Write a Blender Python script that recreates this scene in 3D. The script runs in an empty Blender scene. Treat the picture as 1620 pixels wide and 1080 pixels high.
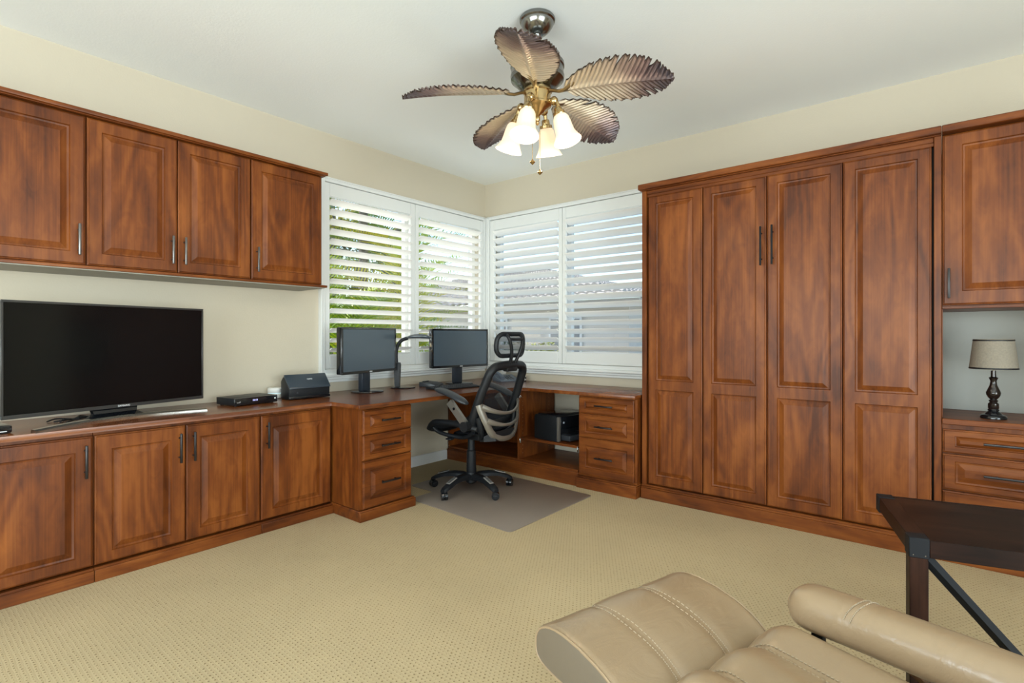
import bpy, bmesh, math, random
from mathutils import Vector, Matrix
R = math.radians
random.seed(7)
S = bpy.context.scene
COL = S.collection

# ------------------------------------------------------------------ camera
cam = bpy.data.objects.new('camera', bpy.data.cameras.new('camera'))
COL.objects.link(cam)
cam.location = (3.675, -4.061, 1.17)
cam.rotation_euler = (R(90), 0, R(39.25))
cam.data.sensor_width = 36.0
cam.data.lens = 832.0 / 1620.0 * 36.0
cam.data.shift_y = -8.0 / 1620.0
cam.data.clip_start = 0.02
S.camera = cam

# ------------------------------------------------------------------ sky, sun, daylight, exposure
S.view_settings.view_transform = 'Standard'
S.view_settings.look = 'None'
S.view_settings.gamma = 1.0
S.view_settings.use_curve_mapping = False
S.view_settings.exposure = 0.0
w = bpy.data.worlds.new('world'); S.world = w; w.use_nodes = True
wn = w.node_tree
sky = wn.nodes.new('ShaderNodeTexSky'); sky.sky_type = 'NISHITA'
sky.sun_disc = False; sky.sun_elevation = R(40); sky.sun_rotation = R(-109); sky.air_density = 1.0; sky.dust_density = 1.2
wn.links.new(sky.outputs[0], wn.nodes['Background'].inputs[0])
wn.nodes['Background'].inputs[1].default_value = 0.40
S.cycles.max_bounces = 9
S.cycles.diffuse_bounces = 6
S.cycles.glossy_bounces = 4
S.cycles.transparent_max_bounces = 16
S.cycles.caustics_reflective = False
S.cycles.caustics_refractive = False
S.cycles.sample_clamp_indirect = 6.0

def lamp(name, kind, loc, energy, color=(1, 1, 1), rot=None, size=None, size_y=None, angle=None):
    d = bpy.data.lights.new(name, kind); d.energy = energy; d.color = color
    o = bpy.data.objects.new(name, d); COL.objects.link(o); o.location = loc
    if rot: o.rotation_euler = rot
    if kind == 'AREA':
        d.shape = 'RECTANGLE'; d.size = size; d.size_y = size_y
    elif kind == 'SUN':
        d.angle = angle
    elif size: d.shadow_soft_size = size
    return o
# afternoon sun over the garden, kept out of the room by the closed-down louvers
lamp('sun', 'SUN', (-6, -3, 8), 3.8, (1.0, 0.95, 0.86), rot=Vector((0.72, 0.25, -0.65)).to_track_quat('-Z', 'Y').to_euler(), angle=R(0.8))
# daylight entering the glazed door and window in the walls behind the photographer
lamp('door_daylight', 'AREA', (7.16, -4.1, 0.98), 440, (0.87, 0.95, 1.0), rot=(0, R(126), 0), size=2.3, size_y=3.6)
lamp('back_window_daylight', 'AREA', (3.05, -7.38, 1.32), 360, (0.88, 0.955, 1.0), rot=(R(124), 0, 0), size=4.5, size_y=2.2)

# ------------------------------------------------------------------ materials
MATS = {}
def newmat(name):
    m = bpy.data.materials.new(name); m.use_nodes = True
    return m, m.node_tree, m.node_tree.nodes['Principled BSDF']
def plain(name, col, rough=0.5, metal=0.0, spec=0.5, coat=0.0, emit=None, estr=0.0, bump=0.0, bscale=200.0, vary=0.0):
    if name in MATS: return MATS[name]
    m, t, b = newmat(name)
    b.inputs['Base Color'].default_value = (*col, 1)
    b.inputs['Roughness'].default_value = rough
    b.inputs['Metallic'].default_value = metal
    b.inputs['Specular IOR Level'].default_value = spec
    b.inputs['Coat Weight'].default_value = coat
    if emit:
        b.inputs['Emission Color'].default_value = (*emit, 1); b.inputs['Emission Strength'].default_value = estr
    tc = t.nodes.new('ShaderNodeTexCoord')
    n = t.nodes.new('ShaderNodeTexNoise'); n.inputs['Scale'].default_value = bscale; n.inputs['Detail'].default_value = 3
    t.links.new(tc.outputs['Object'], n.inputs['Vector'])
    if bump:
        bp = t.nodes.new('ShaderNodeBump'); bp.inputs['Strength'].default_value = bump; bp.inputs['Distance'].default_value = 0.002
        t.links.new(n.outputs['Fac'], bp.inputs['Height']); t.links.new(bp.outputs[0], b.inputs['Normal'])
    if vary:
        mx = t.nodes.new('ShaderNodeMixRGB'); mx.blend_type = 'MULTIPLY'; mx.inputs[0].default_value = vary
        mx.inputs[1].default_value = (*col, 1)
        n2 = t.nodes.new('ShaderNodeTexNoise'); n2.inputs['Scale'].default_value = bscale * 0.3; n2.inputs['Detail'].default_value = 4
        t.links.new(tc.outputs['Object'], n2.inputs['Vector'])
        t.links.new(n2.outputs['Fac'], mx.inputs[2]); t.links.new(mx.outputs[0], b.inputs['Base Color'])
    MATS[name] = m
    return m

def math_node(t, op, a, b=None, c=None):
    n = t.nodes.new('ShaderNodeMath'); n.operation = op
    for i, v in enumerate((a, b, c)):
        if v is None: continue
        if isinstance(v, (int, float)): n.inputs[i].default_value = v
        else: t.links.new(v, n.inputs[i])
    return n.outputs[0]

def wood(name, axis, cols, rough=0.42, coat=0.06, ringf=1.0, spec=0.24):
    """polished veneer, grain running along the given axis"""
    if name in MATS: return MATS[name]
    m, t, b = newmat(name)
    tc = t.nodes.new('ShaderNodeTexCoord'); oi = t.nodes.new('ShaderNodeObjectInfo')
    off = math_node(t, 'MULTIPLY', oi.outputs['Random'], 37.0)
    add = t.nodes.new('ShaderNodeVectorMath'); add.operation = 'ADD'
    t.links.new(tc.outputs['Object'], add.inputs[0]); t.links.new(off, add.inputs[1])
    sp = t.nodes.new('ShaderNodeSeparateXYZ'); t.links.new(add.outputs[0], sp.inputs[0])
    ax = {'x': 0, 'y': 1, 'z': 2}[axis]; o1, o2 = [i for i in range(3) if i != ax]
    u = math_node(t, 'ADD', sp.outputs[o1], sp.outputs[o2]); v = math_node(t, 'SUBTRACT', sp.outputs[o1], sp.outputs[o2])
    def vec(k):
        c = t.nodes.new('ShaderNodeCombineXYZ')
        t.links.new(u, c.inputs[0]); t.links.new(v, c.inputs[1]); t.links.new(math_node(t, 'MULTIPLY', sp.outputs[ax], k), c.inputs[2])
        return c.outputs[0]
    def noise(vc, sc, det, dist=0.0):
        n = t.nodes.new('ShaderNodeTexNoise'); n.inputs['Scale'].default_value = sc; n.inputs['Detail'].default_value = det
        n.inputs['Distortion'].default_value = dist; t.links.new(vc, n.inputs['Vector']); return n.outputs['Fac']
    big = noise(vec(0.33), 3.6, 2.0, 0.7)
    ring = math_node(t, 'SINE', math_node(t, 'MULTIPLY', noise(vec(0.30), 3.2, 1.2, 0.35), 48.0 * ringf))
    fine = noise(vec(0.022), 85.0, 3.0)
    wavy = noise(vec(0.16), 9.0, 3.0, 0.6)
    f = math_node(t, 'ADD', math_node(t, 'MULTIPLY', big, 0.95), math_node(t, 'MULTIPLY', ring, 0.10))
    f = math_node(t, 'ADD', f, math_node(t, 'MULTIPLY', fine, 0.46))
    f = math_node(t, 'ADD', f, math_node(t, 'MULTIPLY', wavy, 0.55))
    mott = noise(vec(0.55), 15.0, 4.0, 1.4)
    f = math_node(t, 'ADD', f, math_node(t, 'MULTIPLY', mott, 0.42))
    f = math_node(t, 'SUBTRACT', f, 0.71)
    cr = t.nodes.new('ShaderNodeValToRGB')
    e = cr.color_ramp.elements
    e[0].position = 0.16; e[0].color = (*cols[0], 1); e[1].position = 0.84; e[1].color = (*cols[2], 1)
    k = e.new(0.5); k.color = (*cols[1], 1)
    t.links.new(f, cr.inputs[0]); t.links.new(cr.outputs[0], b.inputs['Base Color'])
    b.inputs['Roughness'].default_value = rough; b.inputs['Specular IOR Level'].default_value = spec; b.inputs['Coat Weight'].default_value = coat; b.inputs['Coat Roughness'].default_value = 0.22
    bp = t.nodes.new('ShaderNodeBump'); bp.inputs['Strength'].default_value = 0.06; bp.inputs['Distance'].default_value = 0.001
    t.links.new(fine, bp.inputs['Height']); t.links.new(bp.outputs[0], b.inputs['Normal'])
    MATS[name] = m
    return m
CH = ((0.070, 0.0172, 0.0042), (0.150, 0.0385, 0.0064), (0.236, 0.0700, 0.0125))
WZ = wood('cherry_upright', 'z', CH); WX = wood('cherry_along_x', 'x', CH); WY = wood('cherry_along_y', 'y', CH)
DK = ((0.006, 0.0025, 0.0016), (0.017, 0.0062, 0.0035), (0.040, 0.0155, 0.0085))
DX = wood('espresso_along_x', 'x', DK, 0.42, 0.0, spec=0.14); DY = wood('espresso_along_y', 'y', DK, 0.42, 0.0, spec=0.14); DZ = wood('espresso_upright', 'z', DK, 0.42, 0.0, spec=0.14)
WOAK = wood('oak_upright', 'z', ((0.13, 0.06, 0.025), (0.2, 0.10, 0.045), (0.28, 0.15, 0.07)), 0.45, 0.1)

def wall_paint(name, col, bump):
    return plain(name, col, 0.75, spec=0.25, bump=bump, bscale=95)
M_WALL = wall_paint('cream_wall_paint', (0.555, 0.495, 0.390), 0.35)
M_CEIL = wall_paint('white_ceiling_paint', (0.90, 0.925, 0.915), 0.35)
M_WHITE = plain('white_painted_wood', (0.73, 0.74, 0.725), 0.38)
M_LOUVER = plain('white_louver_paint', (0.88, 0.87, 0.84), 0.42)
M_BLACK = plain('black_plastic', (0.009, 0.010, 0.012), 0.45, spec=0.3, bump=0.1, bscale=600)
M_BLACKG = plain('glossy_black_plastic', (0.006, 0.007, 0.009), 0.14, coat=0.3)
M_DGREY = plain('dark_grey_plastic', (0.028, 0.031, 0.036), 0.38)
M_NAVY = plain('charcoal_monitor_plastic', (0.018, 0.024, 0.034), 0.33)
M_BRONZE = plain('dark_bronze_metal', (0.045, 0.042, 0.042), 0.36, metal=0.85)
M_STEEL = plain('brushed_steel', (0.56, 0.54, 0.50), 0.26, metal=1.0)
M_SILVERP = plain('silver_painted_plastic', (0.27, 0.252, 0.222), 0.36, metal=0.75)
M_BRASS = plain('antique_brass', (0.52, 0.38, 0.19), 0.24, metal=1.0)
M_DBRASS = plain('dark_antique_brass', (0.16, 0.12, 0.075), 0.34, metal=0.9)
M_CHROME = plain('chrome', (0.75, 0.78, 0.80), 0.12, metal=1.0)
M_GUN = plain('blackened_steel', (0.010, 0.0105, 0.012), 0.55, spec=0.16)
M_IVORY = plain('ivory_plastic', (0.72, 0.70, 0.65), 0.45)
M_GAP = plain('painted_gap_shade', (0.006, 0.005, 0.005), 0.8)  # black stands in for the shade between the bed fronts
M_MELA = plain('cream_melamine', (0.55, 0.52, 0.44), 0.5)
M_PHONE = plain('blue_grey_plastic', (0.16, 0.20, 0.25), 0.4)
M_LETTER = plain('white_print', (0.75, 0.76, 0.78), 0.5)

def screen_mat(name, col, rough, spec):
    return plain(name, col, rough, spec=spec)
M_TVS = screen_mat('tv_screen_glass', (0.002, 0.0025, 0.003), 0.14, 0.30)
M_MONS = screen_mat('matte_monitor_screen', (0.040, 0.064, 0.088), 0.28, 1.0)  # blue-grey base stands in for window reflections on the screens

def glass_mat():
    m = bpy.data.materials.new('window_glass'); m.use_nodes = True; t = m.node_tree; t.nodes.clear()
    o = t.nodes.new('ShaderNodeOutputMaterial'); tr = t.nodes.new('ShaderNodeBsdfTransparent'); gl = t.nodes.new('ShaderNodeBsdfGlossy')
    gl.inputs['Roughness'].default_value = 0.02; mx = t.nodes.new('ShaderNodeMixShader'); mx.inputs[0].default_value = 0.05
    tr.inputs[0].default_value = (0.96, 0.98, 0.97, 1)
    t.links.new(tr.outputs[0], mx.inputs[1]); t.links.new(gl.outputs[0], mx.inputs[2]); t.links.new(mx.outputs[0], o.inputs[0])
    return m
M_GLASS = glass_mat()

def carpet_mat():
    m, t, b = newmat('patterned_loop_carpet')
    tc = t.nodes.new('ShaderNodeTexCoord'); sp = t.nodes.new('ShaderNodeSeparateXYZ'); t.links.new(tc.outputs['Object'], sp.inputs[0])
    nz = t.nodes.new('ShaderNodeTexNoise'); nz.inputs['Scale'].default_value = 24; nz.inputs['Detail'].default_value = 2; t.links.new(tc.outputs['Object'], nz.inputs['Vector'])
    wob = math_node(t, 'MULTIPLY', nz.outputs['Fac'], 0.010)
    # staggered rows of small pits, 18 mm x 15 mm
    px, py = 0.019, 0.0155
    yy = math_node(t, 'ADD', sp.outputs[1], wob)
    row = math_node(t, 'FLOOR', math_node(t, 'DIVIDE', yy, py))
    par = math_node(t, 'MULTIPLY', math_node(t, 'MODULO', math_node(t, 'ABSOLUTE', row), 2.0), 0.5)
    fx = math_node(t, 'FRACT', math_node(t, 'ADD', math_node(t, 'DIVIDE', sp.outputs[0], px), par))
    fy = math_node(t, 'FRACT', math_node(t, 'DIVIDE', yy, py))
    dx = math_node(t, 'MULTIPLY', math_node(t, 'ABSOLUTE', math_node(t, 'SUBTRACT', fx, 0.5)), 1.1)
    dy = math_node(t, 'ABSOLUTE', math_node(t, 'SUBTRACT', fy, 0.5))
    d = math_node(t, 'SQRT', math_node(t, 'ADD', math_node(t, 'MULTIPLY', dx, dx), math_node(t, 'MULTIPLY', dy, dy)))
    pit = t.nodes.new('ShaderNodeMapRange'); pit.interpolation_type = 'SMOOTHSTEP'
    pit.inputs['From Min'].default_value = 0.09; pit.inputs['From Max'].default_value = 0.27
    jn = t.nodes.new('ShaderNodeTexNoise'); jn.inputs['Scale'].default_value = 75; t.links.new(tc.outputs['Object'], jn.inputs['Vector'])
    t.links.new(math_node(t, 'ADD', d, math_node(t, 'MULTIPLY', math_node(t, 'SUBTRACT', jn.outputs['Fac'], 0.42), 0.45)), pit.inputs['Value'])
    fn = t.nodes.new('ShaderNodeTexNoise'); fn.inputs['Scale'].default_value = 420; fn.inputs['Detail'].default_value = 2; t.links.new(tc.outputs['Object'], fn.inputs['Vector'])
    bg = t.nodes.new('ShaderNodeTexNoise'); bg.inputs['Scale'].default_value = 1.4; bg.inputs['Detail'].default_value = 3; t.links.new(tc.outputs['Object'], bg.inputs['Vector'])
    ridge = math_node(t, 'MULTIPLY', math_node(t, 'SUBTRACT', 0.5, dy), 0.5)
    h = math_node(t, 'ADD', math_node(t, 'ADD', pit.outputs[0], ridge), math_node(t, 'MULTIPLY', fn.outputs['Fac'], 0.5))
    cr = t.nodes.new('ShaderNodeValToRGB'); e = cr.color_ramp.elements
    e[0].position = 0.0; e[0].color = (0.27, 0.195, 0.092, 1); e[1].position = 0.8; e[1].color = (0.60, 0.48, 0.290, 1)  # dark end paints the shade inside the pits into the pile
    t.links.new(math_node(t, 'ADD', math_node(t, 'MULTIPLY', pit.outputs[0], 0.75), math_node(t, 'MULTIPLY', fn.outputs['Fac'], 0.2)), cr.inputs[0])
    mx = t.nodes.new('ShaderNodeMixRGB'); mx.blend_type = 'MULTIPLY'; mx.inputs[0].default_value = 0.28
    t.links.new(cr.outputs[0], mx.inputs[1]); t.links.new(bg.outputs['Fac'], mx.inputs[2])
    t.links.new(mx.outputs[0], b.inputs['Base Color'])
    b.inputs['Roughness'].default_value = 0.95; b.inputs['Specular IOR Level'].default_value = 0.1
    bp = t.nodes.new('ShaderNodeBump'); bp.inputs['Strength'].default_value = 0.55; bp.inputs['Distance'].default_value = 0.004
    t.links.new(h, bp.inputs['Height']); t.links.new(bp.outputs[0], b.inputs['Normal'])
    return m
M_CARPET = carpet_mat()

def mesh_fabric(name, col, open_):
    m = bpy.data.materials.new(name); m.use_nodes = True; t = m.node_tree
    b = t.nodes['Principled BSDF']; b.inputs['Base Color'].default_value = (*col, 1); b.inputs['Roughness'].default_value = 0.6
    o = [n for n in t.nodes if n.type == 'OUTPUT_MATERIAL'][0]
    tr = t.nodes.new('ShaderNodeBsdfTransparent'); mx = t.nodes.new('ShaderNodeMixShader'); mx.inputs[0].default_value = 1 - open_
    t.links.new(tr.outputs[0], mx.inputs[1]); t.links.new(b.outputs[0], mx.inputs[2]); t.links.new(mx.outputs[0], o.inputs[0])
    return m
M_MESH = mesh_fabric('open_black_mesh', (0.022, 0.026, 0.033), 0.74)
M_SEATM = mesh_fabric('dense_black_mesh', (0.016, 0.020, 0.027), 0.05)
M_LEATHER = plain('beige_leather', (0.345, 0.245, 0.147), 0.29, spec=0.6, bump=0.10, bscale=240)
def leather(m, amt):
    t_ = m.node_tree; b = t_.nodes['Principled BSDF']; old = b.inputs['Normal'].links[0].from_socket
    tc = t_.nodes.new('ShaderNodeTexCoord'); n = t_.nodes.new('ShaderNodeTexNoise'); n.inputs['Scale'].default_value = 11; n.inputs['Detail'].default_value = 4; n.inputs['Distortion'].default_value = 1.3
    mp = t_.nodes.new('ShaderNodeMapping'); mp.inputs['Scale'].default_value = (1.0, 0.45, 1.0)
    t_.links.new(tc.outputs['Object'], mp.inputs[0]); t_.links.new(mp.outputs[0], n.inputs['Vector'])
    bp = t_.nodes.new('ShaderNodeBump'); bp.inputs['Strength'].default_value = amt; bp.inputs['Distance'].default_value = 0.012
    t_.links.new(n.outputs['Fac'], bp.inputs['Height']); t_.links.new(old, bp.inputs['Normal']); t_.links.new(bp.outputs[0], b.inputs['Normal'])
leather(M_LEATHER, 0.30)
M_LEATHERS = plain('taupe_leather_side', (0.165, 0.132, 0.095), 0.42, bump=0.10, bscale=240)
M_THREAD = plain('pale_thread', (0.43, 0.345, 0.24), 0.6)
M_MAT = plain('smoky_vinyl_mat', (0.25, 0.205, 0.17), 0.42, spec=0.35, bump=0.25, bscale=130)

# ------------------------------------------------------------------ mesh helpers
class MB:
    def __init__(s): s.bm = bmesh.new()
    def box(s, x0, x1, y0, y1, z0, z1, bev=0.0, seg=2, mtx=None):
        r = bmesh.ops.create_cube(s.bm, size=1.0)['verts']
        for v in r:
            v.co = Vector((x0 + (v.co.x + .5) * (x1 - x0), y0 + (v.co.y + .5) * (y1 - y0), z0 + (v.co.z + .5) * (z1 - z0)))
        allv = r
        if bev:
            es = list({e for v in r for e in v.link_edges})
            q = bmesh.ops.bevel(s.bm, geom=es, offset=bev, segments=seg, affect='EDGES', profile=0.5)
            allv = list({v for v in q['verts']} | {v for v in r if v.is_valid})
        if mtx is not None:
            for v in allv: v.co = mtx @ v.co
        return s
    def ring_faces(s, a, b):
        n = len(a)
        for i in range(n):
            j = (i + 1) % n
            try: s.bm.faces.new((a[i], a[j], b[j], b[i]))
            except ValueError: pass
    def loft(s, rings, cap=True, closed=False):
        vs = [[s.bm.verts.new(p) for p in r] for r in rings]
        for a, b in zip(vs, vs[1:]): s.ring_faces(a, b)
        if closed: s.ring_faces(vs[-1], vs[0])
        elif cap:
            s.bm.faces.new(list(reversed(vs[0]))); s.bm.faces.new(vs[-1])
        return s
    def tube(s, pts, r, n=10, closed=False, cap=True, flat=1.0, up=None):
        pts = [Vector(p) for p in pts]; m = len(pts)
        rs = r if isinstance(r, (list, tuple)) else [r] * m
        rings = []; prev = None
        for i, p in enumerate(pts):
            if closed: d = pts[(i + 1) % m] - pts[i - 1]
            else: d = pts[min(i + 1, m - 1)] - pts[max(i - 1, 0)]
            d.normalize()
            if prev is None:
                u = Vector(up) if up else (Vector((0, 0, 1)) if abs(d.z) < 0.9 else Vector((1, 0, 0)))
                if up is not None and flat != 1.0: fixed = Vector(up)
            else: u = prev
            if up is not None: u = Vector(up)
            a = u - d * u.dot(d)
            if a.length < 1e-5: a = Vector((1, 0, 0)) - d * d.x
            a.normalize(); b = d.cross(a); prev = a
            rings.append([p + (a * math.cos(2 * math.pi * k / n) * flat + b * math.sin(2 * math.pi * k / n)) * rs[i] for k in range(n)])
        return s.loft(rings, cap, closed)
    def lathe(s, prof, n=28, c=(0, 0, 0), cap=True, flute=None):
        rings = []
        for r, z in prof:
            ring = []
            for k in range(n):
                a = 2 * math.pi * k / n
                rr = max(r, 1e-4)
                if flute: rr *= 1 + flute[1] * math.cos(flute[0] * a)
                ring.append((c[0] + rr * math.cos(a), c[1] + rr * math.sin(a), c[2] + z))
            rings.append(ring)
        return s.loft(rings, cap)
    def prism(s, pts, lo, hi, axis='z', bev=0.0):
        def P(a, b, h):
            return {'z': (a, b, h), 'y': (a, h, b), 'x': (h, a, b)}[axis]
        A = [s.bm.verts.new(P(a, b, lo)) for a, b in pts]; B = [s.bm.verts.new(P(a, b, hi)) for a, b in pts]
        f = [s.bm.faces.new(list(reversed(A))), s.bm.faces.new(B)]
        s.ring_faces(A, B)
        if bev:
            es = list({e for v in A + B for e in v.link_edges})
            bmesh.ops.bevel(s.bm, geom=es, offset=bev, segments=2, affect='EDGES', profile=0.5)
        return s
    def quads(s, verts, faces):
        vs = [s.bm.verts.new(v) for v in verts]
        for f in faces: s.bm.faces.new([vs[i] for i in f])
        return s
    def slab(s, top, bot):
        """two grids of points of one size joined round the rim"""
        nu, nv = len(top), len(top[0])
        T = [[s.bm.verts.new(p) for p in r] for r in top]; B = [[s.bm.verts.new(p) for p in r] for r in bot]
        for i in range(nu - 1):
            for j in range(nv - 1):
                s.bm.faces.new((T[i][j], T[i + 1][j], T[i + 1][j + 1], T[i][j + 1]))
                s.bm.faces.new((B[i][j], B[i][j + 1], B[i + 1][j + 1], B[i + 1][j]))
        rim = [(i, 0) for i in range(nu)] + [(nu - 1, j) for j in range(1, nv)] + [(i, nv - 1) for i in range(nu - 2, -1, -1)] + [(0, j) for j in range(nv - 2, 0, -1)]
        for k in range(len(rim)):
            a = rim[k]; b = rim[(k + 1) % len(rim)]
            s.bm.faces.new((T[b[0]][b[1]], T[a[0]][a[1]], B[a[0]][a[1]], B[b[0]][b[1]]))
        return s
    def mesh(s, name, mat, smooth=True, angle=38):
        bmesh.ops.recalc_face_normals(s.bm, faces=s.bm.faces[:])
        me = bpy.data.meshes.new(name); s.bm.to_mesh(me); s.bm.free()
        if smooth and len(me.polygons):
            me.polygons.foreach_set('use_smooth', [True] * len(me.polygons))
            me.set_sharp_from_angle(angle=R(angle))
        if mat: me.materials.append(mat)
        return me

def put(name, mesh, parent=None, loc=(0, 0, 0), rot=None):
    o = bpy.data.objects.new(name, mesh); COL.objects.link(o); o.location = loc
    if rot: o.rotation_euler = rot
    if parent: o.parent = parent
    return o
def part(name, mb, mat, parent=None, loc=(0, 0, 0), rot=None, **k):
    return put(name, mb.mesh(name, mat, **k), parent, loc, rot)
def tag(o, label=None, cat=None, group=None, kind=None):
    if label: o['label'] = label
    if cat: o['category'] = cat
    if group: o['group'] = group
    if kind: o['kind'] = kind
    return o
def thing(name, label, cat, loc=(0, 0, 0), rz=0.0, group=None):
    o = bpy.data.objects.new(name, None); COL.objects.link(o); o.empty_display_size = 0.05
    o.location = loc; o.rotation_euler = (0, 0, rz)
    return tag(o, label, cat, group)
def bez(pts, n=8):
    """Catmull-Rom curve through the points"""
    P = [Vector(p) for p in pts]; out = []
    for i in range(len(P) - 1):
        p0 = P[max(i - 1, 0)]; p1 = P[i]; p2 = P[i + 1]; p3 = P[min(i + 2, len(P) - 1)]
        for k in range(n):
            t = k / n
            out.append(0.5 * ((2 * p1) + (p2 - p0) * t + (2 * p0 - 5 * p1 + 4 * p2 - p3) * t * t + (3 * p1 - p0 - 3 * p2 + p3) * t ** 3))
    out.append(P[-1]); return out
def rrect(w, h, r, n=5, cx=0, cy=0):
    o = []
    for sx, sy, a0 in ((1, 1, 0), (-1, 1, 90), (-1, -1, 180), (1, -1, 270)):
        for k in range(n + 1):
            a = R(a0 + 90 * k / n)
            o.append((cx + sx * (w / 2 - r) + r * math.cos(a), cy + sy * (h / 2 - r) + r * math.sin(a)))
    return o
def text(name, body, size, mat, parent, loc, rot, depth=0.0006):
    c = bpy.data.curves.new(name, 'FONT'); c.body = body; c.size = size; c.align_x = 'CENTER'; c.align_y = 'CENTER'; c.extrude = depth
    o = bpy.data.objects.new(name, c); COL.objects.link(o)
    dg = bpy.context.evaluated_depsgraph_get(); me = bpy.data.meshes.new_from_object(o.evaluated_get(dg))
    bpy.data.objects.remove(o); me.materials.clear(); me.materials.append(mat)
    return put(name, me, parent, loc, rot)

# ------------------------------------------------------------------ room shell
XM, YM, H = 6.2, -6.5, 2.74
TH = 0.16
def struct(name, mb, mat, label, cat, **k):
    return tag(part(name, mb, mat, **k), label, cat, kind='structure')
struct('floor', MB().box(-TH, XM + TH, YM - TH, TH, -0.10, 0.0), M_CARPET, 'beige patterned loop carpet covering the whole room', 'floor', smooth=False)
struct('ceiling', MB().box(-TH, XM + TH, YM - TH, TH, H, H + 0.15), M_CEIL, 'plain white textured ceiling above the fan', 'ceiling', smooth=False)
def wall_with_hole(lo, hi, hl, hh, hz0, hz1, axis, d0, d1):
    m = MB()
    def bx(a0, a1, z0, z1):
        if axis == 'y': m.box(d0, d1, a0, a1, z0, z1)
        else: m.box(a0, a1, d0, d1, z0, z1)
    bx(lo, hl, 0, H); bx(hh, hi, 0, H); bx(hl, hh, hz1, H)
    if hz0 > 0: bx(hl, hh, 0, hz0)
    return m
struct('wall_left', wall_with_hole(YM, 0.0, -1.86, -0.065, 0.92, 2.36, 'y', -TH, 0.0), M_WALL, 'cream wall on the left behind the television', 'wall', smooth=False)
struct('wall_right', wall_with_hole(-TH, XM + TH, 0.085, 1.865, 0.92, 2.36, 'x', 0.0, TH), M_WALL, 'cream wall on the right behind the wall bed', 'wall', smooth=False)
struct('wall_side', wall_with_hole(YM, 0.0, -5.9, -2.3, 0.0, 2.3, 'y', XM, XM + TH), M_WALL, 'cream wall with the glazed door, out of the picture', 'wall', smooth=False)
struct('wall_back', wall_with_hole(-TH, XM + TH, 0.8, 5.3, 0.40, 2.30, 'x', YM - TH, YM), M_WALL, 'cream wall behind the photographer', 'wall', smooth=False)
struct('baseboard_left', MB().prism([(0.0, 0.0), (0.014, 0.0), (0.014, 0.075), (0.009, 0.088), (0.0, 0.092)], -1.70, -0.56, 'y'), M_WHITE, 'white baseboard under the desk on the left wall', 'baseboard')

def glazed(name, label, axis, a0, a1, z0, z1, d, n):
    """fixed frame with n panes; axis is the direction it runs along"""
    t = tag(thing(name, label, 'window', (0, 0, 0)), kind='structure')
    def bx(m, u0, u1, v0, v1, e0, e1, bev=0.003):
        if axis == 'y': m.box(d + e0, d + e1, u0, u1, v0, v1, bev, 1)
        else: m.box(u0, u1, d + e0, d + e1, v0, v1, bev, 1)
    f = MB(); fw = 0.045
    bx(f, a0, a0 + fw, z0, z1, -0.03, 0.03); bx(f, a1 - fw, a1, z0, z1, -0.03, 0.03)
    bx(f, a0 + fw, a1 - fw, z1 - fw, z1, -0.03, 0.03); bx(f, a0 + fw, a1 - fw, z0, z0 + fw, -0.03, 0.03)
    w_ = (a1 - a0) / n
    for k in range(1, n): bx(f, a0 + k * w_ - 0.025, a0 + k * w_ + 0.025, z0 + fw, z1 - fw, -0.025, 0.025)
    part('window_frame', f, M_WHITE, t)
    for k in range(n):
        g = MB(); bx(g, a0 + k * w_ + 0.02, a0 + (k + 1) * w_ - 0.02, z0 + 0.03, z1 - 0.03, -0.003, 0.003, 0)
        part('pane', g, M_GLASS, t, smooth=False)
    return t
glazed('window_3', 'glazed sliding door behind the photographer', 'y', -5.9, -2.3, 0.0, 2.3, XM + 0.06, 3)
glazed('window_4', 'wide window in the wall behind the photographer', 'x', 0.8, 5.3, 0.40, 2.30, YM - 0.06, 4)

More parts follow.
